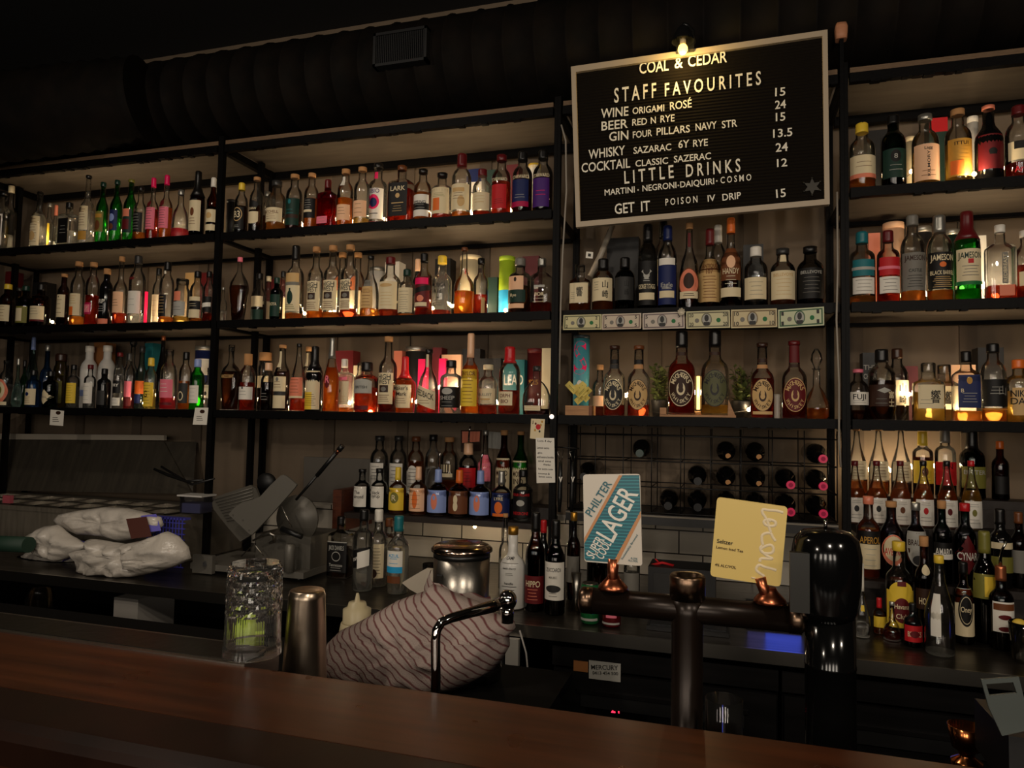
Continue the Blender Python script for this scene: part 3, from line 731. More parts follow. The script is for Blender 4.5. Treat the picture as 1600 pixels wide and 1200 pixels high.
B('A4',307,561,23,0,'std','g','gr',.3,'lblue .84','R white .14 .48 .8;L silver .2 .42 4 .5','green bottle with white label and pale cap',xt=312)
B('A4',325,575,16,1,'bitt','c','cl',.4,'black .9','R white .3 .6 .9;O black .4 .05 .3','small clear bottle with white label beside post')
carton_box('A4',156,535,20,.02,'wood','brown wooden box')
carton_box('A4',233,536,14,.02,'teal','teal box')
# ---- second bay, top bottle shelf
carton_box('B2',358,311,18,-.15,'black','black tin beside the left post','','tube')
B('B2',376,286,21,0,'std','c','br',.55,'yellow .86','R black .1 .52 .9;O tan .38 .13 .75;O black .38 .115 .66;T cream .38 .12 B3 .5;L silver .14 .17 2 .4','dark bottle with ringed emblem and yellow cork',xt=382)
B('B2',400,277,22,0,'std','c','br',.5,'cork .94','O black .5 .07 .8;R cream .22 .38 .8;O cream .22 .05 .8;T cream .43 .04 STARW .6','red-brown bottle with tongue-shaped white label',xt=408)
B('B2',416,300,18,1,'std','c','br',.5,'silver .9','','clear-shouldered bottle behind the tongue-label bottle')
B('B2',431,283,31,0,'std','c','lo',.3,'dgrey .9','R cream .2 .46 .95;T brown .38 .05 MITCHELL .75;L brown .25 .33 3 .55','amber bottle with wide cream label and grey cap',xt=436)
B('B2',459,273,26,0,'std','c','br',.5,'cork .93','R dgreen .1 .56 .95;O teal .5 .04 .2;L teal .3 .36 2 .5;R dbrown .22 .28 .9','bottle with dark teal label and round cork',xt=464)
B('B2',486,271,23,0,'std','c','am',.55,'cork .93','R black .2 .54 .9;L silver .3 .5 6 .5;R cream .3 .34 .6','amber bottle with black scripted label and cork',xt=492)
B('B2',511,281,29,0,'fsq','p','rd',.6,'dred .82','R pink .1 .24 .66 -.25;L grey .14 .2 2 .4 -.25','square magenta bottle with small white label',xt=516)
B('B2',539,265,25,0,'std','c','or_',.5,'cork .92','R peach .12 .38 .92;L brown .22 .32 3 .5;R white .7 .86 .36','orange bottle with peach label and wooden stopper',xt=543)
B('B2',565,262,25,0,'std','c','go',.14,'cork .93','R peach .15 .42 .9;L brown .22 .36 3 .5','nearly empty clear bottle with peach label',xt=567)
B('B2',590,256,29,0,'squat','c','pk',.12,'black .93','R white .15 .6 .9;T purple .56 .06 UBIO .6;O hotpink .4 .11 .6;O navy .39 .07 .4;R grey .22 .235 .5;R hotpink .76 .86 .42','white-labelled bottle with pink and purple splash and pink neck',xt=594)
B('B2',627,260,39,0,'fsq','c','rd',.58,'brown .92','R black .12 .68 .8;T cream .58 .075 LARK .72;R tan .33 .345 .5;O tan .46 .04 .18;L tan .2 .28 3 .4','square-shouldered bottle with large black label and gold bird')
B('B2',660,265,27,0,'std','c','am',.55,'black .92','R white .1 .5 .92;R black .22 .34 .95;T black .36 .05 SPRING .7;L silver .25 .31 2 .6','bottle with white and black label and wide black stopper',xt=663)
B('B2',690,271,32,0,'squat','c','rd',.16,'black .92','R cream .14 .66 .9;R orange .2 .45 .35 -.2;L olive .48 .54 3 .6','bottle with pale yellow label and black stopper',xt=693)
B('B2',721,241,30,0,'std','c','am',.12,'dred .8','R cream .14 .52 .95;O tan .26 .08 .35 .3;L brown .3 .42 4 .6;R tan .4 .46 .6','bottle with dark red foil top and cream label lit below',xt=722)
carton_box('B2',741,264,26,0,'white','white box with dark lid','R navy .8 1.0;T dgrey .08 .6 WHISKY')
B('B2',753,265,29,0,'std','c','rd',.14,'dred .86','R cream .15 .5 .92;L tan .36 .42 2 .6;R tan .3 .31 .5','bottle with red neck and cream label over red drink',xt=757)
carton_box('B2',769,265,18,.01,'dgreen','dark green box')
B('B2',783,243,30,0,'std','c','rd',.56,'dred .9','T cream .58 .05 STARWARD .8;R red .12 .5 .75;L dred .2 .26 3 .5','red whisky bottle with white lettering on shoulder, left of three',xt=785)
carton_box('B2',801,257,20,0,'dred','crimson box')
B('B2',816,238,31,0,'std','c','br',.56,'black .86','T cream .58 .05 STARWARD .8;R navy .2 .54 .8;L silver .26 .3 2 .5;R magenta .12 .2 .8','whisky bottle with navy label, middle of three',xt=819)
carton_box('B2',833,254,20,.0,'yellow','yellow and white tube','R white .3 .97','tube')
B('B2',848,236,31,0,'std','c','br',.56,'black .86','T cream .58 .05 STARWARD .8;R purple .1 .54 .8;L hotpink .28 .34 2 .5','whisky bottle with purple label beside the post',xt=849)
# ---- second bay, middle shelf
B('B3',347,449,13,1,'bitt','c','cl',.4,'silver','','small clear bottle beside the left post')
B('B3',373,402,34,0,'angel','c','br',.56,'pink .93','L dbrown .15 .2 3 .4','large tear-shaped amber decanter with pink cork',xt=379)
B('B3',404,427,24,1,'std','c','br',.4,'black .88','R cream .35 .55 .9;R dgreen .05 .3 .95','bottle with black cap and dark green lower label',xt=408)
B('B3',418,432,17,2,'std','c','br',.4,'cream .9','R cream .1 .5 .9','dim bottle with cream label')
carton_box('B3',427,436,24,0,'dred','dark red box at the left')
B('B3',431,434,20,0,'squat','d','br',.5,'dgreen .86','R dgreen .1 .6 .9;T cream .38 .07 HOYA .6','dark green bottle with dark green label')
B('B3',441,424,18,1,'std','c','br',.4,'black .88','R cream .1 .5 .9','bottle with cream label behind the tree-label bottle')
B('B3',461,384,28,0,'std','c','am',.1,'black .8','R cream .12 .46 .9;O dgreen .3 .09 .36;R dgreen .36 .42 .1;R tan .5 .62 .85;R grey .46 .5 .85;L olive .15 .2 3 .6','clear bottle with cream label showing a dark tree',xt=464)
HW = 'R cream .12 .52 .88;T dgrey .47 .06 HIGH .7;T dgrey .405 .06 WEST .7;R dbrown .27 .36 .5;O grey .31 .03 .3;L brown .15 .23 4 .6'
B('B3',493,386,25,0,'std','c','or_',.16,'cork .93',HW,'tall wood-stoppered bottle with cream label, leftmost of three',xt=498)
B('B3',519,384,27,0,'std','c','am',.10,'cork .93',HW,'tall wood-stoppered bottle with cream label, middle of three',xt=521)
B('B3',546,383,28,0,'std','c','rd',.14,'cork .93',HW.replace('.88', '.72 -.15'),'tall wood-stoppered bottle with cream label, rightmost of three',xt=549)
B('B3',534,395,25,1,'std','c','or_',.5,'cork .93','O orange .55 .1 .6;R cream .12 .45 .8','wood-stoppered bottle behind, between middle and right ones',xt=536)
B('B3',558,395,25,1,'std','c','or_',.5,'cork .93','O orange .55 .1 .6;R cream .12 .45 .8','wood-stoppered bottle behind the rightmost one',xt=560)
B('B3',578,400,30,0,'bell','c','am',.16,'black .95','R tan .16 .5 .7;R grey .5 .6 .5;L brown .2 .45 6 .5','clear bell bottle with tan label and amber bottom',xt=578)
carton_box('B3',584,416,26,0,'white','white tin','','tin')
B('B3',609,402,33,0,'std','c','rd',.14,'dred .88','R cream .14 .58 .92;L tan .2 .4 5 .6;O tan .52 .03 .6','wide bottle with large cream label and red drink low',xt=610)
carton_box('B3',613,409,24,.0,'white','pale box behind the wide cream-label bottle')
B('B3',635,421,26,0,'squat','c','am',.08,'dgreen .86','R cream .1 .6 .92;L dgrey .45 .52 2 .6;L grey .16 .4 6 .55','short bottle with cream label and dark cap',xt=638)
B('B3',652,405,20,1,'wine','k',None,0,'peach .8','','black bottle with long peach cap')
B('B3',662,396,27,0,'std','c','rd',.5,'black .86','R dred .14 .62 .9;R hotpink .5 .6 .8;R black .38 .46 .95 0 .03;R cream .16 .22 .7;O salmon .28 .05 .4','bottle with red and black label',xt=665)
carton_box('B3',692,404,26,0,'black','black box behind the etched bottle')
B('B3',690,400,31,0,'std','c','rd',.14,'yellow .87','T black .52 .06 MURICA .7;T black .42 .06 RYE .4;O black .32 .015 .1;L black .2 .28 3 .5','clear bottle with black etched writing and pale yellow stopper',xt=691)
B('B3',725,387,31,0,'long','c','or_',.36,'brown .95','T red .3 .06 RYES .5','long-necked bottle of glowing orange whisky',xt=726)
carton_box('B3',730,397,34,0,'cream','cream tube behind the glowing orange bottle','T red .07 .75 R','tube')
B('B3',751,404,23,0,'std','c','rd',.36,'black .9','R tan .02 .3 .2 .6;R dbrown .74 .82 .42','slim bottle with red drink and black cap',xt=751)
carton_box('B3',770,433,16,-.08,'dgreen','dark green box near the lime tube','R cream .02 .08')
carton_box('B3',789,399,25,-.11,'lime','lime and blue tube','R sky .0 .46', 'tube')
B('B3',812,404,35,0,'squat','c','br',.5,'grey .86','R peach .42 .66 .7 -.15;O dbrown .6 .04 .12 -.15;R dgreen .2 .42 .8 -.1;T cream .32 .07 Rye .3 -.3;R peach .1 .18 .7 -.1','whisky bottle with peach and dark green label',xt=811)
carton_box('B3',829,400,28,0,'dred','dark red box near the right post','R white .5 .56')
B('B3',846,404,33,0,'sq','c','rd',.2,'silver .86','T cream .34 .06 8OR .5;L cream .2 .26 2 .6;R silver .46 .5 .5','square clear bottle with white etched writing near the post',xt=850)
# ---- second bay, lowest shelf
B('B4',360,539,34,0,'arch','c','br',.6,'glass .9','T tan .52 .05 ANGELS_ENVY .7','arched amber decanter with glass stopper beside the left post',xt=364)
B('B4',386,553,25,0,'std','c','rd',.5,'cork .8','R white .2 .42 .98;L grey .28 .34 2 .5;O dgrey .4 .02 .12','dark red bottle with broad white label and cork',xt=393)
B('B4',413,551,22,1,'jar','c','br',.5,'cork .86','R cream .4 .6 .9','wide bottle with broad cork behind')
B('B4',418,567,23,0,'std','c','bk',.6,'peach .84','L silver .24 .36 3 .5','dark bottle with peach stopper',xt=417)
B('B4',440,539,25,0,'wine','c','br',.6,'cork .95','R cream .05 .52 .9;R cream .66 .9 .38;R dgrey .24 .3 .9;O grey .48 .03 .2;L brown .36 .44 3 .5','bottle with tall cream label, cream neck and cork',xt=446)
B('B4',466,537,26,0,'cone','c','rd',.2,'black .95','R salmon .22 .5 .9;L brown .28 .46 5 .6;R cream .2 .23 .9','cone-shouldered bottle with pink label over red drink',xt=468)
B('B4',481,542,22,1,'wine','c','br',.5,'cork .93','R cream .7 .9 .42','cream-necked bottle behind the cone-shouldered bottle',xt=479)
B('B4',491,541,27,0,'wine','k',None,0,'black .66','R cream .04 .62 .95;R yellow .04 .3 .6 -.3;L brown .1 .26 6 .7','dark champagne-shaped bottle with large cream label',xt=495)
B('B4',518,528,26,0,'cone','c','or_',.6,'silver .72','O dred .4 .08 .3;T pink .44 .1 R .3','glowing red-orange bottle with long silver neck',xt=520)
carton_box('B4',538,548,30,0,'dred','crimson box at the left')
B('B4',537,561,30,0,'fsq','c','am',.1,'white .84','R cream .15 .58 .9;O dbrown .4 .05 .3 -.3;R pink .6 .66 .7;L tan .2 .3 4 .6','square clear bottle with cream label and small dark emblem',xt=539)
carton_box('B4',558,571,12,-.075,'cream','small cream box',dep=.04)
B('B4',561,567,17,1,'std','c','cl',.3,'glass .85','','clear glass-stoppered bottle behind')
B('B4',572,566,38,0,'squat','c','rd',.5,'black .82','R silver .38 .62 .8;O silver .6 .06 .8;T dgrey .5 .05 BRITISH .7;R dred .06 .14 .6','broad red whisky bottle with arched silver label',xt=575)
B('B4',606,526,28,0,'std','c','rd',.3,'cork .93',HW,'tall wood-stoppered bottle with cream label',xt=608)
carton_box('B4',622,548,14,0,'salmon','salmon box')
carton_box('B4',644,541,34,.02,'dgrey','dark grey tin','','tin')
B('B4',632,557,33,0,'mak','c','or_',.58,'red .62','R cream .1 .5 .92;T dbrown .44 .07 Maker’s .7;T dbrown .34 .07 Mark .5 .1;L brown .18 .26 3 .55','square bottle with red wax neck and cream label',xt=637)
carton_box('B4',660,561,14,-.065,'hotpink','bright pink box, left one',dep=.03)
B('B4',669,546,34,0,'bell','c','rd',.3,'black .93','R cream .12 .4 .9 0 -.06;T black .3 .09 FEEDBACK .8 0 -.05;L brown .16 .2 2 .5;R cream .72 .92 .36','bell bottle with tilted cream label and cream neck',xt=671)
carton_box('B4',683,543,16,0,'dred','dark red box behind the tilted label')
carton_box('B4',704,554,36,0,'peach','cream and pink box','T dgrey .06 .7 Y')
carton_box('B4',691,560,11,-.065,'hotpink','bright pink box, right one',dep=.03)
B('B4',704,563,34,0,'squat','c','cl',.2,'black .86','R black .12 .5 .95;O silver .42 .06 .5;T silver .3 .07 SHEEP .7;L silver .15 .22 2 .5','clear bottle with glossy black label',xt=706)
B('B4',735,521,28,0,'tall','c','or_',.6,'peach .7','R yellow .1 .55 .92;T brown .5 .05 TAYLOR .8;L brown .15 .45 8 .6','tall amber bottle with yellow label and peach neck foil',xt=735)
carton_box('B4',736,545,31,.02,'black','black box behind the yellow label')
B('B4',762,570,30,0,'std','c','rd',.2,'cream .9','R cream .22 .52 .9;T grey .4 .05 BULLEIT .75;R gold .3 .32 .5;L brown .25 .28 2 .5','bottle with cream label and cream cap',xt=764)
carton_box('B4',766,560,36,0,'black','wide black box','T silver .08 .4 IS')
carton_box('B4',803,562,36,-.02,'teal','teal box with white letters','T white .18 .55 LEAD')
B('B4',796,542,33,0,'std','c','rd',.36,'red .76','R cream .14 .34 .7 -.15;T dred .28 .05 ORPH .5 -.15;T dred .2 .05 BIO .4 -.15;R pink .8 .93 .36','clear bottle with red and pink neck strip and cream label',xt=798)
carton_box('B4',834,544,27,.0,'dred','dark red tin with gold script','T gold .07 .5 S25','tube')
carton_box('B4',857,544,22,.0,'cream','cream box beside the post')
B('B4',838,572,44,0,'flask','c','br',.14,'dgrey .9','R cream .1 .2 .6 -.2;R dbrown .21 .27 .3 -.4;L tan .13 .18 2 .5 -.2','wide flat clear flask with dark whisky at the bottom',xt=844)
# ---- third bay, above the banknotes
B('C3',906,414,33,0,'hib','c','am',.55,'glass .86','R cream .19 .6 .85;T black .42 .2 響 .3 .1;L grey .28 .4 4 .2 -.5','square bottle with cream label, Japanese character and glass stopper',xt=908)
B('C3',942,405,33,0,'std','c','am',.5,'black .8','R cream .2 .62 .92;T black .5 .14 山 .25 .35;T black .32 .14 崎 .25 .35;L grey .4 .54 4 .22 -.45','amber bottle with cream label and two Japanese characters',xt=944)
B('C3',976,403,31,0,'std','d','br',.5,'black .8','R dgrey .2 .62 .92;T black .5 .12 山 .2 .3;T black .34 .12 崎 .2 .3','dim bottle with dark grey label',xt=976)
carton_box('C3',973,371,54,0,'black','large black box behind')
B('C3',1012,351,30,0,'std','s','br',.55,'black .8','R black .06 .56 .92;T cream .27 .05 GEORGE_T_STAGG .8;R cream .12 .2 .75;O silver .4 .05 .3;D silver .44 .06 .5;O black .45 .05 .32;L silver .33 .35 2 .3','black-labelled bottle with stag antlers and cream strip',xt=1013)
B('C3',1036,346,26,1,'std','c','am',.5,'black .82','R cream .3 .58 .9','bottle with cream label behind the blue-label one',xt=1035)
B('C3',1043,353,29,0,'std','c','bk',.56,'navy .82','R navy .06 .52 .92;T silver .28 .07 Eagle .6;R cream .14 .22 .75;R white .52 .6 .8;L silver .24 .25 2 .5','dark blue-labelled bottle with cream strip and script',xt=1045)
B('C3',1077,349,33,0,'bell','c','br',.3,'cork .93','O brown .3 .17 .95;O salmon .3 .155 .86;O dbrown .32 .09 .5;R cream .12 .2 .8;R dred .72 .88 .38;L dbrown .15 .17 2 .5','bell bottle with orange oval portrait label and red neck foil',xt=1078)
B('C3',1109,358,34,0,'tall','c','br',.5,'dred .8','R tan .1 .62 .92;T brown .53 .05 ANTIQUE .7;T brown .46 .05 107 .3;L brown .15 .4 8 .6','bottle with tan label and dark red wax top',xt=1110)
B('C3',1122,352,25,1,'std','c','br',.4,'white .8','','clear bottle with white cap behind')
B('C3',1142,341,34,0,'tall','c','br',.5,'orange .83','R brown .3 .66 .85;O peach .5 .07 .4;T cream .4 .06 HANDY .7;R cream .12 .22 .85;L cream .26 .34 3 .5','bottle with orange-red wax top and brown label',xt=1144)
B('C3',1181,386,37,0,'std','c','bk',.1,'white .84','R cream .13 .48 .88 -.05;L grey .2 .4 4 .55','clear bottle with white label and white stopper',xt=1183)
carton_box('C3',1177,382,34,.0,'black','black framed box behind the white stopper bottle')
B('C3',1223,389,39,0,'std','c','am',.14,'dgrey .9','R cream .12 .6 .92;T tan .53 .05 BELLEVOYE .75;L tan .2 .45 5 .6;R cream .76 .88 .42','clear bottle with large cream label and grey cap',xt=1222)
B('C3',1266,386,42,0,'std','s','br',.5,'black .9','R black .12 .62 .92;T silver .55 .05 BELLEVOYE .75;L grey .22 .46 5 .6','smoky bottle with black label beside the right post',xt=1266)
# ---- third bay, below the banknotes
def ring_oval(bg, ring):
    return 'O %s .31 .215 .88;O %s .31 .205 .83;A %s MICHTERS .31 .155 .62 .05;A %s WHISKEY .31 .155 .62 .04 f;O %s .30 .075 .3;O %s .335 .05 .16;O %s .29 .035 .18' % (ring, bg, ring, ring, ring, bg, bg)
B('C4',937,570,22,1,'std','c','rd',.2,'cork .9','R peach .2 .4 .9','small bottle of red drink beside the wooden box',xt=939)
B('C4',960,540,33,0,'mich','c','rd',.17,'dbrown .945',ring_oval('dgrey', 'cream')+';R black .74 .80 .9;R dgrey .67 .73 .9','bottle with dark grey oval label, leftmost of six',xt=959)
B('C4',998,540,34,0,'mich','c','rd',.17,'brown .945',ring_oval('tan', 'dbrown')+';R black .74 .80 .9;R cork .67 .73 .9','bottle with tan oval label over amber, second of six',xt=999)
B('C4',1065,522,42,0,'mich','c','rd',.60,'black .80',ring_oval('dbrown', 'cream')+';R dbrown .70 .74 .9','large dark red bottle with black wax neck on wooden stand',xt=1064)
B('C4',1117,521,43,0,'mich','c','go',.12,'black .80',ring_oval('olive', 'dgrey').replace('olive', '5a5a3c')+';R dbrown .70 .74 .9','large nearly empty clear bottle with black wax neck on stand',xt=1117)
B('C4',1191,536,37,0,'mich','c','rd',.53,'dbrown .945',ring_oval('tan', 'dbrown')+';R tan .06 .10 .75;R dbrown .74 .79 .9;R cork .66 .71 .9','red bottle with tan oval label, second from the right post',xt=1190)
B('C4',1241,533,39,0,'mich','c','rd',.40,'dred .945',ring_oval('dred', 'tan')+';R dred .72 .94 .9;R dbrown .66 .70 .9','red bottle with dark red oval label nearest the right post',xt=1240)
# ---- far right bay
B('D2',1347,194,41,0,'std','c','am',.2,'yellow .86','R cream .2 .5 .95;L brown .34 .4 2 .6;R salmon .18 .24 .95;R black .97 1.0 .1','amber bottle with yellow cap and white label by the post',xt=1343)
carton_box('D2',1371,203,36,0,'black','black box behind')
B('D2',1396,181,39,0,'std','d','br',.5,'black .88','R dgreen .14 .52 .92;O black .42 .08 .4;T silver .42 .06 8 .3;L silver .24 .3 2 .5','dark green bottle with round black emblem',xt=1397)
carton_box('D2',1424,212,16,0,'cream','cream tube','','tube')
B('D2',1446,180,43,0,'std','c','go',.5,'silver .92','R peach .08 .56 .92;T black .5 .05 Lagg .6;V black .3 .03 KILMORY .34;L brown .14 .2 2 .5','bottle with peach label and vertical writing',xt=1445)
carton_box('D2',1466,184,32,.02,'dgreen','dark green and red box','R red .84 1.0')
B('D2',1497,172,43,0,'std','c','go',.55,'cork .92','R gold .1 .58 .88;T dbrown .52 .045 ITTUI .6;R orange .12 .3 .45 -.3;L gold .32 .46 4 .6','glowing golden bottle with gold label and cork',xt=1496)
carton_box('D2',1522,180,18,.0,'white','white tube','','tube')
B('D2',1545,166,45,0,'wine','k',None,0,'salmon .95','R dred .16 .6 .9;O black .38 .04 .3;R black .34 .37 .1 -.15;R black .34 .37 .1 .15','black bottle with dark red label and small black animal',xt=1545)
B('D2',1592,166,46,0,'std','c','rd',.24,'dred .88','R cream .26 .5 .9;R black .4 .5 .6;T red .14 .08 Arran .6','clear bottle with cream and black label at right edge',xt=1592)
B('D3',1347,363,41,0,'squat','c','lo',.12,'teal .84','R white .14 .36 .8;R teal .38 .6 .8;R silver .46 .5 .85;L grey .18 .32 4 .6','bottle with teal and white label by the post',xt=1345)
B('D3',1388,361,36,0,'squat','c','rd',.62,'dred .84','R white .14 .36 .85;R red .38 .62 .85;R pink .46 .5 .9;L grey .18 .32 4 .6','red bottle with red and white label',xt=1384)
carton_box('D3',1366,364,20,0,'salmon','salmon box')
carton_box('D3',1399,345,34,.0,'peach','tall peach tube','R brown .55 .6','tube')
B('D3',1426,337,39,0,'std','c','am',.14,'grey .88','R grey .14 .56 .92;T dbrown .5 .055 JAMESON .8;T dgrey .36 .035 CASTLE .5;L dgrey .18 .3 5 .6','clear bottle with plain grey arched label',xt=1424)
B('D3',1468,337,41,0,'std','c','am',.14,'silver .8','R black .15 .56 .95;T cream .5 .065 JAMESON .85;T cream .33 .045 BLACK_BARREL .85;O orange .42 .03 .25;L tan .17 .28 6 .7','black-labelled bottle with cream lettering',xt=1468)
carton_box('D3',1444,352,30,.02,'dgrey','dark grey tin','','tin')
carton_box('D3',1490,357,28,.02,'dgreen','dark green tin','','tin')
B('D3',1511,331,42,0,'std','g','gr',.14,'dred .68','R cream .22 .57 .92;T dgreen .5 .065 JAMESON .85;R red .41 .46 .2;L grey .28 .38 4 .6;R green .18 .22 .95','green bottle with cream label and dark red top',xt=1512)
carton_box('D3',1531,368,22,.0,'white','white box with teal dot','R teal .05 .12')
B('D3',1563,352,47,0,'fsq','c','rd',.2,'white .9','R grey .22 .62 .2 .1;V cream .42 .04 REDBREAST .36 .1;R salmon .06 .2 .5 .2','square clear bottle with white stopper and vertical grey label',xt=1563)
B('D3',1604,361,40,0,'std','c','rd',.5,'white .9','R cream .2 .4 .8','clear bottle with white stopper cut by right edge',xt=1597)
B('D4',1341,577,32,0,'std','c','br',.2,'pink .93','R white .3 .55 .95;T dgrey .46 .1 FUJI .6;L grey .34 .38 2 .6','bottle with white label and pink cork by the post',xt=1345)
carton_box('D4',1359,551,24,0,'black','black box with white letters','T silver .07 .75 THE;T silver .07 .62 CHITA')
B('D4',1378,546,43,0,'std','c','br',.56,'black .82','R dbrown .2 .5 .95;D silver .42 .04 .5;T cream .36 .1 富 .2 .5;T cream .25 .1 士 .2 .5;L grey .24 .3 2 .4 -.2','dark bottle with mountain and Japanese characters',xt=1379)
B('D4',1402,545,35,1,'std','c','br',.5,'dbrown .86','R cream .22 .56 .95;T black .46 .12 山 .3 .3;T black .3 .12 崎 .3 .3','brown bottle with cream Japanese label behind the mountain bottle',xt=1398)
carton_box('D4',1424,572,22,.03,'dred','dark maroon box')
B('D4',1451,567,50,0,'hib','c','go',.5,'glass .84','R cream .22 .62 .8;T black .42 .22 響 .3 .25;L grey .3 .36 2 .4 -.3','square faceted bottle with cream Japanese label, front one',xt=1449)
B('D4',1476,570,46,1,'hib','c','go',.5,'glass .84','R cream .22 .62 .8;T black .42 .22 響 .3 0','square faceted bottle with cream Japanese label, behind',xt=1471)
carton_box('D4',1505,570,42,-.02,'peach','peach box')
B('D4',1510,549,44,0,'sq','c','am',.16,'black .84','R navy .2 .66 .8;O gold .58 .05 .2;T cream .44 .05 B .2 -.5;L silver .28 .4 4 .5','square bottle with navy label and gold emblem',xt=1507)
carton_box('D4',1548,543,44,.02,'black','large black box')
B('D4',1552,537,42,0,'std','c','am',.18,'black .88','R black .2 .54 .92;T grey .4 .12 山 .3 .4;L silver .36 .44 3 .5;R gold .16 .17 .9','round-shouldered clear bottle with black label and black cap',xt=1548)
B('D4',1592,562,44,0,'squat','c','go',.5,'orange .86','R tan .12 .55 .7;T black .46 .1 NIKKA .8;T black .34 .1 DAYS .8','golden bottle with tan label and orange cap at right edge',xt=1591)

# ---------------------------------------------------------------- short shelf over the counter (two steps)
ss = thing('bottle_step_shelf', 'short dark two-step shelf on the splashback above the steel canister', 'shelf', (-1.16, .28, 1.1))
DKW = mat('dark_stain', (34,24,18), .5, bump=.2, bscale=40)
a, b = W(540, 806, .12).x, W(846, 818, .12).x
MB(DKW).box((a, .105, 1.112), (b, YW-.025, 1.136)).build('shelf_board', ss)
MB(DKW).box((a, .25, 1.137), (b, YW-.045, 1.186)).build('step', ss)
MB(noisewall('red_wood', (70,32,18), (92,46,26), 20, .5, (1, 1, 5))).box((a-.055, .10, 1.05), (a-.012, YW-.045, 1.235)).build('end_board', ss)
E = 'liquor_bottle'
B('E2',592,681,30,0,'std','c','cl',.5,'dgrey .92','R white .06 .56 .8;L dgrey .3 .5 5 .5;O dgrey .12 .04 .5','clear bottle with white handwritten label, leftmost in',xt=595)
B('E2',622,681,29,0,'std','c','cl',.5,'dgrey .92','R white .06 .56 .8;L black .15 .5 7 .55','clear bottle with scribbled white label, second in',xt=624)
B('E2',649,682,28,0,'std','c','am',.6,'brown .92','O white .3 .24 .85;R white .1 .45 .85;L black .14 .48 7 .6','amber bottle with jagged white label in',xt=649)
B('E2',676,679,26,0,'std','c','cl',.5,'black .9','T grey .5 .05 AP .5','clear unlabelled bottle with black cap in',xt=677)
B('E2',701,683,30,0,'std','c','am',.3,'cork .92','T cream .5 .12 IIII .6;R cream .36 .42 .7','clear bottle with cork and amber bottom in',xt=702)
B('E2',731,692,31,0,'std','c','bk',.6,'peach .8','R red .25 .58 .95;L dred .35 .5 4 .6','dark bottle with red label and pouring spout in',xt=733,spout=True)
B('E2',758,672,24,0,'tall','c','cl',.5,'silver .93','R pink .3 .66 .9;L salmon .35 .6 6 .7','slim clear bottle with pale pink label in',xt=757)
B('E2',787,672,26,0,'wine','a','br',.6,'cork .93','R cream .08 .62 .9;T dbrown .42 .07 MOND .7;T dbrown .32 .07 INO .6;O dgreen .56 .02 .2','red-brown bottle with cream label in',xt=787)
B('E2',813,674,26,0,'wine','g','cl',.6,'cork .95','R cream .08 .6 .9;T dbrown .42 .07 MOND .7;T dbrown .32 .07 INO .6;O dgreen .55 .02 .2','green bottle with cream label in',xt=812)
B('E1',565,733,27,0,'std','c','bk',.55,'black .92','R white .12 .6 .85;T dgrey .46 .08 The .4 -.2;T dgrey .36 .08 almond .6','dark bottle with white label, leftmost in',xt=570)
B('E1',592,732,27,0,'std','c','bk',.6,'black .9','R white .12 .6 .85;T dgrey .46 .08 black .5;T dgrey .36 .08 syrup .5','black bottle with white label, second in',xt=596)
B('E1',621,730,29,0,'lyre','c','am',.5,'yellow .72','R yellow .08 .56 .92;O olive .35 .12 .5;T cream .35 .12 R .3','bottle with yellow label and yellow neck in',xt=626)
B('E1',653,729,29,0,'lyre','c','am',.5,'peach .72','R peach .08 .56 .92;O orange .32 .18 .3;L brown .14 .5 5 .6','bottle with peach label and yellow-topped neck in',xt=658)
B('E1',684,733,35,0,'lyre','c','br',.6,'lblue .72','R lblue .08 .56 .95;O salmon .32 .17 .3;O lblue .4 .05 .12','pale blue-labelled bottle with spout, left one in',xt=685,spout=True)
B('E1',717,734,35,0,'lyre','c','br',.6,'orange .72','R brown .08 .56 .95;O cream .38 .1 .2;O cream .24 .1 .22','bottle with rust-brown label in',xt=718)
B('E1',750,735,35,0,'lyre','c','br',.6,'lblue .72','R lblue .08 .56 .95;O salmon .32 .17 .3;O lblue .4 .05 .12','pale blue-labelled bottle with spout, right one in',xt=752,spout=True)
B('E1',783,736,33,0,'lyre','c','br',.55,'silver .72','R navy .08 .56 .95;O orange .26 .12 .4;T cream .44 .06 LYRE .5;R orange .08 .14 .6','bottle with navy label and orange figure in',xt=784)
B('E1',817,734,33,0,'std','c','cl',.5,'black .86','R black .08 .62 .95;T red .52 .05 FOUR_PILLARS .8;O silver .36 .06 .4;T red .16 .06 NEGRONI .7','clear bottle with black label and red lettering in',xt=817)
po = tag(MB(paper('salmon')).m(paper('dbrown')).plate([W(720, 672, .42), W(752, 672, .42), W(751, 705, .42), W(720, 706, .42)], (0, .004, 0)).build('poster'), 'small dark and orange picture on the wall above the short shelf', 'picture')
pm = MB(paper('salmon')); px_plate(pm, [(722,674),(750,674),(749,690),(722,692)], .42, .002, lift=.003); o = pm.build('picture_print'); o.parent = po; o.location = o.location-po.location
tag(MB(paper('dgrey')).m(paper('silver')).plate([W(762, 674, .425), W(784, 676, .425), W(784, 702, .425), W(762, 700, .425)], (0, .004, 0)).build('photo_print'), 'small grey picture on the wall right of the orange one', 'picture')

